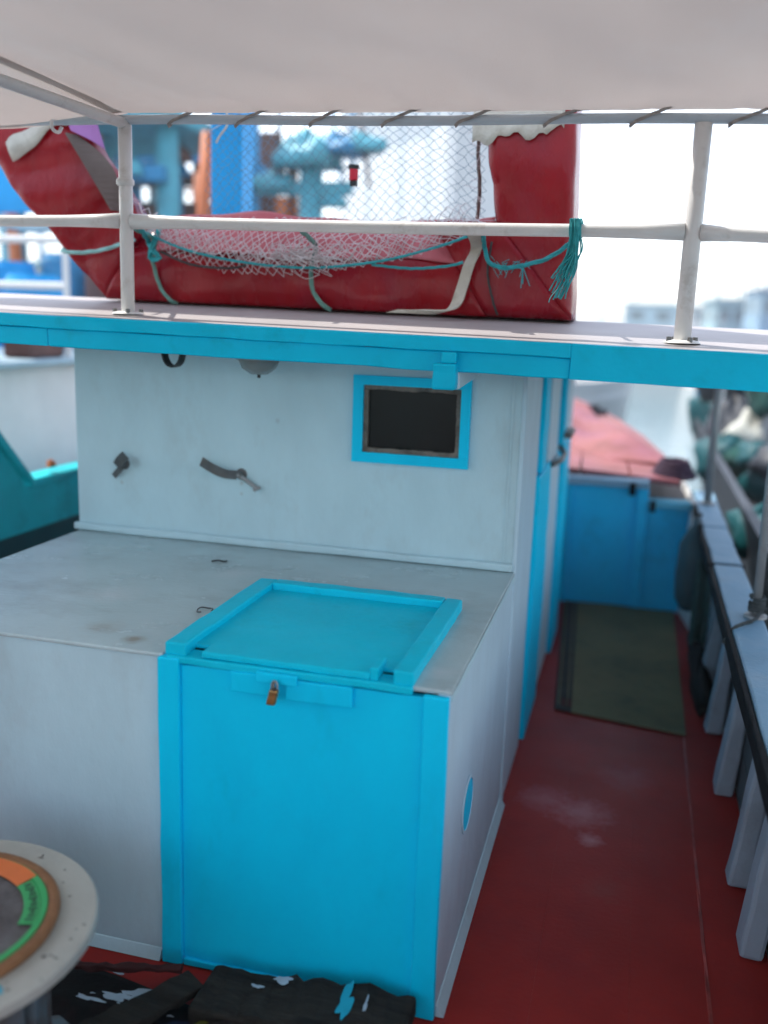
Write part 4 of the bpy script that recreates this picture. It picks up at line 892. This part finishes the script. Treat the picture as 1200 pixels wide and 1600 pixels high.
def boat(label, loc, rz, L=9, B=2.8, H=0.9, hullm=BGWHITE, trim=BGBLUE, cab=BGWHITE, roofm=BGBLUE, group='far boats moored across the harbour', masts=((0, 4.5),), canopy=None, cabpos=-0.15):
    t_ = thing('fishing_boat', label, 'boat', loc, rz, group)
    q, st = hull_mesh(L, B, H); q.build('hull', hullm, t_, local=True, smooth=False)
    tr = MB()
    for sg in (-1, 1): tr.tube([(sg * (st(i / 20)[1] + 0.01), st(i / 20)[0], st(i / 20)[2] - 0.05) for i in range(21)], 0.06, 6)
    tr.build('rubbing_band', trim, t_, local=True)
    cy = L * cabpos; cw = B * 0.33; cl = L * 0.13; dz = H - 0.25; ch = 1.75
    c_ = MB().box(-cw, cw, cy - cl, cy + cl, dz, dz + ch).build('deckhouse', cab, t_, local=True, bevel=0.03)
    MB().box(-cw - 0.18, cw + 0.18, cy - cl - 0.3, cy + cl + 0.25, dz + ch, dz + ch + 0.09).build('roof', roofm, t_, local=True, bevel=0.02)
    for k in range(3):
        x = -cw + cw * 2 * (k + 0.5) / 3
        for yy, d in ((cy - cl, -1), (cy + cl, 1)):
            f = MB().box(x - cw * 0.27, x + cw * 0.27, yy - 0.02, yy + 0.02, dz + 0.95, dz + 1.5).build('window', trim, t_, local=True)
            MB().box(x - cw * 0.22, x + cw * 0.22, yy - 0.026, yy + 0.026, dz + 1.0, dz + 1.45).build('pane', FARGLASS, f, local=True)
    for k in range(2):
        for sg in (-1, 1):
            yy = cy - cl * 0.5 + k * cl
            f = MB().box(sg * cw - 0.02, sg * cw + 0.02, yy - cl * 0.3, yy + cl * 0.3, dz + 0.95, dz + 1.5).build('window', trim, t_, local=True)
            MB().box(sg * cw - 0.026, sg * cw + 0.026, yy - cl * 0.24, yy + cl * 0.24, dz + 1.0, dz + 1.45).build('pane', FARGLASS, f, local=True)
    for (my, mh) in masts:
        MB().tube([(0, my, dz), (0, my, dz + mh)], [0.09, 0.05], 8).tube([(-0.7, my, dz + mh * 0.75), (0.7, my, dz + mh * 0.75)], 0.04, 6).build('mast', trim, t_, local=True)
        MB().tube([(0, my, dz + mh * 0.95), (0, L * 0.47, H + 0.3)], 0.012, 5).tube([(0, my, dz + mh * 0.95), (0, -L * 0.46, H)], 0.012, 5).build('stay', BGDARK, t_, local=True)
    if canopy:
        MB().box(-B * 0.4, B * 0.4, -L * 0.46, -L * 0.30, dz + 1.75, dz + 1.8).build('canopy', canopy, t_, local=True)
        for sx in (-1, 1):
            for yy in (-L * 0.455, -L * 0.305): MB().tube([(sx * B * 0.38, yy, dz), (sx * B * 0.38, yy, dz + 1.75)], 0.03, 6).build('canopy_post', BGWHITE, t_, local=True)
    for sg in (-1, 1):
        q = MB().tube([(sg * (st(u)[1] - 0.05), st(u)[0], st(u)[2] + 0.55) for u in (0.60, 0.7, 0.8, 0.9, 0.97)], 0.02, 6)
        for u in (0.60, 0.7, 0.8, 0.9, 0.97): q.tube([(sg * (st(u)[1] - 0.05), st(u)[0], st(u)[2] - 0.02), (sg * (st(u)[1] - 0.05), st(u)[0], st(u)[2] + 0.55)], 0.02, 6)
        q.build('bow_rail', BGWHITE, t_, local=True)
    return t_

WZ = -0.75
FARBLUE = mat('haze_washed_blue', (0.24, 0.37, 0.47), 0.6, 0.2, 2)  # these three far-boat colours are lightened to stand in for haze
FARTURQ = mat('haze_washed_turquoise', (0.33, 0.47, 0.50), 0.6, 0.2, 2)
FARNAVY = mat('haze_washed_navy', (0.16, 0.20, 0.33), 0.6, 0.2, 2)
# far boats across the harbour on the right
boat('pale boat with dark deckhouse windows far off, next to the red float', (-1.0, 52, WZ), 1.35, 10, 3.0, 1.9, BGWHITE, BGPALE, BGPALE, BGPALE, masts=((1.2, 4.2),))
boat('white far boat with a blue-grey roof, left of the right-hand rail post', (0.5, 58, WZ), 1.75, 11, 3.2, 2.0, BGWHITE, BGPALE, BGWHITE, BGPALE, masts=((2.2, 6.2),))
boat('turquoise far boat just right of the right-hand rail post', (3.05, 41, WZ), 0.15, 9, 2.6, 1.9, BGWHITE, BGPALE, FARTURQ, BGPALE, masts=((1.4, 7.0),))
boat('blue-roofed far boat between the turquoise and navy ones', (4.55, 47, WZ), 0.2, 9, 2.8, 2.0, BGPALE, FARTURQ, FARTURQ, FARBLUE, masts=((1.4, 8.0),))
boat('navy-hulled boat at the right edge beyond the roof', (4.35, 37, WZ), 0.1, 10, 3.0, 2.2, FARNAVY, BGPALE, FARBLUE, BGWHITE, masts=((1.0, 6.0),))
boat('small pale boat with a tall mast, far off between the float and the rail post', (-0.25, 75, WZ), 1.1, 8, 2.6, 2.0, BGWHITE, FARTURQ, BGWHITE, FARTURQ, masts=((0.6, 8.0),))
boat('white boat with two masts beyond the navy one', (6.6, 62, WZ), 0.6, 10, 3.0, 2.1, BGWHITE, FARTURQ, BGPALE, BGWHITE, masts=((0.6, 9.0), (-2.5, 7.0)))

# boats moored further off on the left
for k, (xy, y, rz_, hm, tm, cm, rm, lab) in enumerate((
        (-0.74, 17, 0.5, BGBLUE, BGTURQ, BGTURQ, BGBLUE, 'blue boat with turquoise deckhouse at the left edge behind the trawler'),
        (-0.64, 21, 2.6, BGTURQ, BGBLUE, BGBROWN, BGBLUE, 'turquoise boat with brown deckhouse seen behind the slanting red bar'),
        (-0.56, 18, 1.2, BGBLUE, BGWHITE, BGBLUE, BGTURQ, 'blue boat with white band behind the left rail post'),
        (-0.49, 23, 0.3, BGTURQ, ORANGE, BGBLUE, BGPALE, 'turquoise boat with orange band and blue deckhouse left of the mast'),
        (-0.40, 21, 1.9, BGPALE, BGBLUE, BGTURQ, BGBLUE, 'pale boat with turquoise deckhouse right of the mast'))):
    boat(lab, (xy * y, y, WZ), rz_, 9, 3.0, 1.6, hm, tm, cm, rm, group='boats moored beyond the trawler', masts=((0.8, 5.5), (-2.4, 4.0)), canopy=tm)

# tall white vessel behind the net
wv = thing('white_vessel', 'big white vessel with tall plain deckhouse behind the fishing net', 'boat', (-2.6, 16.0, WZ), R(-48.6))
q, st = hull_mesh(6.5, 3.6, 1.5); q.build('hull', BGWHITE, wv, local=True)
dhx0, dhx1 = -2.4, 1.6
MB().box(dhx0, dhx1, -1.6, -0.6, 1.2, 6.2).build('deckhouse', BGWHITE, wv, local=True, bevel=0.05)
for k, x in enumerate((-1.2, 0.0, 0.85)):
    MB().box(x - 0.012, x + 0.012, -1.612, -1.601, 1.3, 6.0).build('panel_seam', BGPALE, wv, local=True)
MB().box(0.90, 1.45, -1.62, -1.601, 1.4, 5.3).build('door', BGWHITE, wv, local=True, bevel=0.01)
MB().box(dhx0 - 0.2, dhx1 + 0.2, -1.9, -0.3, 6.2, 6.3).build('roof', BGWHITE, wv, local=True)

# blue and orange trawler alongside on the left
ta = thing('trawler', 'cluttered blue and turquoise trawler with orange posts moored alongside on the left', 'boat', (-5.2, 9.5, WZ), 0.0)
q, st = hull_mesh(12.5, 3.4, 1.25); q.build('hull', BGTURQ, ta, local=True)
# low white cabin nearest us
MB().box(-1.45, 1.0, -4.3, -1.6, 0.9, 2.06).build('low_cabin', BGWHITE, ta, local=True, bevel=0.05)
MB().box(-1.6, 1.15, -4.45, -1.4, 2.062, 2.11).build('cabin_top', BGPALE, ta, local=True, bevel=0.02)
for k in range(3):
    f = MB().box(-1.2 + 0.75 * k, -0.7 + 0.75 * k, -4.32, -4.301, 1.5, 1.95).build('window', BGBLUE, ta, local=True)
    MB().box(-1.15 + 0.75 * k, -0.75 + 0.75 * k, -4.33, -4.305, 1.55, 1.9).build('pane', PANE, f, local=True)
for (x, y, sx, sy, h, M_) in ((-1.2, -3.9, 0.3, 0.25, 0.30, BGBROWN), (-0.55, -3.9, 0.25, 0.3, 0.34, BGDARK), (0.15, -4.0, 0.3, 0.25, 0.28, BGDARK), (0.72, -4.0, 0.22, 0.2, 0.30, BGRED), (0.95, -3.4, 0.12, 0.2, 0.26, BGBROWN)):
    MB().box(x - sx, x + sx, y - sy, y + sy, 2.112, 2.112 + h).build('deck_crate', M_, ta, local=True, bevel=0.02)
for (x, y, M_, h) in ((-1.1, -2.3, MAST, 0.75), (-0.6, -2.1, BGRED, 0.7), (-0.1, -2.2, MAST, 0.72), (0.35, -2.0, BGBLUE, 0.8), (0.82, -2.1, BGBROWN, 0.7), (-0.35, -2.9, BGBLUE, 0.62), (0.55, -2.8, MAST, 0.6)):
    MB().lathe([(0, 0), (0.2, 0), (0.22, 0.1), (0.22, h - 0.06), (0.19, h), (0, h)], (x, y, 2.112), 16).build('drum', M_, ta, local=True, smooth=False)
q = MB()
for z in (2.62, 2.95): q.tube([(-1.6, -3.2, z), (1.1, -3.2, z)], 0.028, 8)
for x in (-1.6, -0.7, 0.2, 1.1): q.tube([(x, -3.2, 2.11), (x, -3.2, 2.95)], 0.025, 8)
q.build('white_railing', BGWHITE, ta, local=True)
MB().box(-0.95, 0.56, -2.62, -2.55, 3.2, 3.85).build('blue_side_screen', MAST, ta, local=True)
MB().tube([(-0.9, -2.7, 3.30), (0.1, -2.7, 3.14), (0.5, -2.7, 3.08), (0.9, -2.7, 3.10)], 0.05, 8).build('pale_hose', BGPALE, ta, local=True, smooth=True)
# gantry further forward
MB().box(-1.3, 1.15, 0.9, 3.2, 1.1, 2.3).build('deckhouse', BGBLUE, ta, local=True, bevel=0.04)
for k in range(3):
    f = MB().box(-1.1 + 0.75 * k, -0.6 + 0.75 * k, 0.87, 0.899, 1.5, 2.1).build('window', BGWHITE, ta, local=True)
    MB().box(-1.05 + 0.75 * k, -0.65 + 0.75 * k, 0.86, 0.895, 1.55, 2.05).build('pane', PANE, f, local=True)
for (x, y, r_, M_) in ((-1.2, -0.6, 0.09, BGTURQ), (-0.62, 0.2, 0.11, BGTURQ), (-0.15, 0.9, 0.10, BGBLUE), (0.35, -0.2, 0.12, BGTURQ), (0.95, 0.6, 0.08, BGBLUE), (-1.6, 0.0, 0.10, BGBLUE)):
    MB().tube([(x, y, 1.1), (x + 0.03, y, 3.0), (x, y, 4.9)], r_, 10).build('gantry_post', M_, ta, local=True, smooth=True)
for (xa, xb, y, M_) in ((-0.85, -1.05, -0.9, ORANGE), (0.12, -0.10, -0.8, ORANGE), (0.55, 0.48, 1.0, ORANGE), (0.95, 1.15, -0.9, ORANGE), (1.40, 1.35, 0.8, ORANGE), (-0.3, -0.15, 1.6, ORANGE)):
    MB().tube([(xa, y, 1.1), ((xa + xb) / 2, y, 2.8), (xb, y, 4.1)], 0.065, 8).build('orange_derrick', M_, ta, local=True, smooth=True)
MB().box(-1.9, 0.6, -0.75, 1.5, 4.28, 4.42).build('gantry_roof', BGTURQ, ta, local=True, bevel=0.03)
MB().box(-1.7, 0.45, -0.5, -0.35, 3.72, 3.88).build('gantry_beam', BGBLUE, ta, local=True, bevel=0.02)
MB().box(-1.9, 0.3, 1.3, 1.48, 3.5, 3.72).build('gantry_beam', BGBROWN, ta, local=True, bevel=0.02)
r = random.Random(4)
for k in range(10):
    x = r.uniform(-1.8, 0.4); y = r.uniform(-0.7, 1.2); z = r.uniform(3.2, 4.15); s_ = r.uniform(0.07, 0.15)
    MB().lump((x, y, z), (s_, s_, s_ * 1.25), k, 8).tube([(x, y, z + s_), (x, y, 4.29)], 0.01, 5).build('hanging_buoy', (BGBLUE, BGBROWN, BGTURQ, BGPALE)[k % 4], ta, local=True, smooth=True)
for k in range(6):
    x = r.uniform(-1.5, 0.9); y = r.uniform(-1.3, 0.4); z = 1.2 + r.uniform(0, 0.2); s_ = r.uniform(0.2, 0.4)
    MB().lump((x, y, z + s_), (s_, s_, s_), 20 + k, 10, flat=0.9).build('net_heap', (BGNETB, BGBROWN, BGNET, BGGREEN)[k % 4], ta, local=True, smooth=True)
MB().lump((-0.05, -1.0, 2.75), (0.34, 0.25, 0.30), 31, 12).lump((-0.02, -1.0, 3.15), (0.12, 0.12, 0.15), 32, 10).tube([(-0.05, -1.0, 1.1), (-0.05, -1.0, 2.6)], 0.09, 8).build('covered_winch', BGBROWN, ta, local=True, smooth=True)
# blue boom with pulley blocks, right of the mast
MB().tube([(1.62, 0.6, 1.2), (1.64, 0.6, 4.0)], [0.16, 0.13], 10).build('boom_post', BGTURQ, ta, local=True, smooth=True)
rb = random.Random(8)
for k, (x, z, s_) in enumerate(((0.55, 3.72, 0.16), (0.85, 3.86, 0.22), (1.2, 3.78, 0.20), (1.62, 4.0, 0.30), (1.95, 4.12, 0.24), (2.18, 4.15, 0.20), (1.9, 3.6, 0.12))):
    MB().lump((x, 0.6, z), (s_ * 1.3, s_, s_ * rb.uniform(0.8, 1.2)), 41 + k, 10).build('boom_block', (BGTURQ, BGBLUE, BGTURQ)[k % 3], ta, local=True, smooth=True)
MB().box(0.4, 2.1, 0.55, 0.65, 3.72, 3.86).build('boom', BGTURQ, ta, local=True, bevel=0.02)
for k in range(9):
    x = rb.uniform(0.4, 2.3); MB().tube([(x, 0.6, 3.8), (x + rb.uniform(-0.5, 0.5), 0.6, 6.5)], 0.02, 5).build('rigging', (BGBLUE, BGDARK, BGBROWN)[k % 3], ta, local=True)
MB().tube([(1.38, 0.6, 1.2), (1.30, 0.6, 3.7)], 0.07, 8).build('boom_strut', ORANGE, ta, local=True)
MB().tube([(0.75, 0.6, 1.2), (0.80, 0.6, 3.7)], 0.06, 8).build('boom_strut', BGRED, ta, local=True)
# slatted upper works: boards with gaps that let the sky through
r = random.Random(21); x = -2.0; mats_ = (BGBLUE, BGTURQ, BGBROWN, BGBLUE, BGPALE, BGTURQ, BGDARK)
k = 0
while x < 0.55:
    w_ = r.uniform(0.10, 0.30)
    if r.random() > 0.22:
        MB().wbox(x, x + w_, 1.9, 1.96, 2.3 + r.uniform(-.3, .3), 4.9 - r.uniform(0, 0.5), n=4, amp=0.02, axis=2, seed=k).build('upright_board', mats_[k % 7], ta, local=True)
    x += w_ + r.uniform(0.02, 0.16); k += 1
for k in range(7):
    z = 2.7 + 0.32 * k + r.uniform(-.08, .08); xa = r.uniform(-2.0, -1.0)
    MB().wbox(xa, xa + r.uniform(0.9, 1.8), 1.80, 1.88, z, z + r.uniform(0.08, 0.2), n=4, amp=0.02, seed=k).build('cross_board', mats_[(k + 2) % 7], ta, local=True)

# dark boat alongside on the right
tb = thing('work_boat', 'dark boat heaped with nets moored close along the right bulwark', 'boat', (2.12, 10.0, WZ), 0.0)
q, st = hull_mesh(15, 2.9, 1.35, sheer=0.1); q.build('hull', BGDARK, tb, local=True)
r = random.Random(33)
palette = [(BGGREEN, 'dark_net_heap'), (BGDARK, 'dark_bundle'), (TEALDARK, 'dark_net_heap'), (BGDARK, 'dark_bundle'), (BGNETB, 'blue_net_heap'), (BGNET, 'pale_net_heap'), (BGNETB, 'blue_net_heap'), (BGNET, 'pale_net_heap')]
for k in range(46):
    y = -5.6 + 10.0 * k / 46 + r.uniform(-0.2, 0.2); far_ = y > -0.5
    x = -1.30 + r.uniform(0.0, 0.75); s_ = r.uniform(0.14, 0.30)
    M_, nm = palette[r.randrange(8) if far_ else r.randrange(4)]
    z = 1.15 + r.uniform(0, 0.35 if not far_ else 0.95)
    MB().lump((x, y, z), (s_, s_ * 1.3, s_ * r.uniform(0.7, 1.3)), 60 + k, 9, flat=0.9).build(nm, M_, tb, local=True, smooth=True)
for k, (x, y, h, M_) in enumerate(((-1.28, 0.9, 1.40, BGWHITE), (-1.25, 2.6, 1.42, MAST), (-0.9, 1.8, 1.4, BGWHITE), (-1.3, 4.3, 1.4, BGBLUE), (-0.95, -0.6, 1.38, GALV), (-0.8, 3.2, 1.4, BGWHITE))):
    MB().tube([(x, y, 1.0), (x + 0.03, y, 1.0 + h)], 0.045, 8).build('rail_post', M_, tb, local=True)
for k, (x, y, z) in enumerate(((-1.15, 1.2, 2.18), (-1.0, 2.0, 2.28), (-0.75, 0.6, 2.2), (-0.6, -0.4, 2.15), (-1.1, 3.0, 2.1), (-1.25, 4.0, 2.2))):
    MB().box(x - 0.20, x + 0.20, y - 0.15, y + 0.15, z - 0.16, z + 0.14).build('blue_crate', (MAST, BGNETB)[k % 2], tb, local=True, bevel=0.03)
MB().box(-0.75, 0.9, 3.9, 5.6, 1.0, 2.35).build('deckhouse', BGBLUE, tb, local=True, bevel=0.03)

# faded tarpaulin heaped on the foredeck
q = MB()
def hp(u, v):
    y = 6.5 + 3.0 * v; x = -1.75 + 2.05 * u - 0.75 * v * u
    e = max(0, min(1, 6 * min(u, 1 - u, v, 1 - v)))
    z = 0.84 + 0.03 * v + e * (0.12 + 0.06 * math.sin(7 * u + 5 * v) + 0.04 * math.sin(17 * u - 9 * v) + 0.022 * math.sin(31 * u + 23 * v))
    return (x, y, z)
tag(q.grid(hp, 60, 60).build('red_tarpaulin', mat('faded_red_tarpaulin', (0.30, 0.10, 0.095), 0.6, 0.3, 6, 0.6, 14, (0.20, 0.08, 0.14), 0.6, 3.0), smooth=True, thick=0.004), 'faded red tarpaulin crumpled over the bow deck', 'tarpaulin')
# small fittings on the foredeck
bo = thing('mooring_bitt', 'dark mooring bitt standing on the red foredeck', 'bollard', (-0.36, 8.4, 0.85))
MB().tube([(-0.36, 8.4, 0.85), (-0.36, 8.4, 1.05)], 0.05, 10).build('bitt_post', BGDARK, bo)
MB().tube([(-0.48, 8.4, 0.99), (-0.24, 8.4, 0.99)], 0.03, 8).build('cross_bar', BGDARK, bo)
q = MB()
for k in range(5): q.rope([(0.26 + (0.13 - 0.012 * k) * math.cos(a * 0.6), 6.25 + (0.15 - 0.012 * k) * math.sin(a * 0.6), 0.81 + 0.022 * k) for a in range(12)], 0.014)
tag(q.build('rope_coil', mat('purple_dark_rope', (0.05, 0.025, 0.05), 0.8, 0.3, 30)), 'dark purple rope coil on the foredeck behind the bulkhead', 'rope coil')

# ------------------------------------------------------------------ the hazy air of the harbour
hm = bpy.data.materials.new('haze_air'); hm.use_nodes = True
n = hm.node_tree.nodes; n.remove(n['Principled BSDF'])
pv = n.new('ShaderNodeVolumePrincipled'); pv.inputs['Color'].default_value = (0.95, 0.96, 0.97, 1); pv.inputs['Density'].default_value = 0.0045; pv.inputs['Anisotropy'].default_value = 0.3
hm.node_tree.links.new(pv.outputs[0], n['Material Output'].inputs['Volume'])
hz = MB().box(-120, 120, -60, 160, -1.8, 12.5).build('haze', hm, base=(0, 50, -1.8)); hz['kind'] = 'stuff'; hz['label'] = 'pale haze over the harbour'
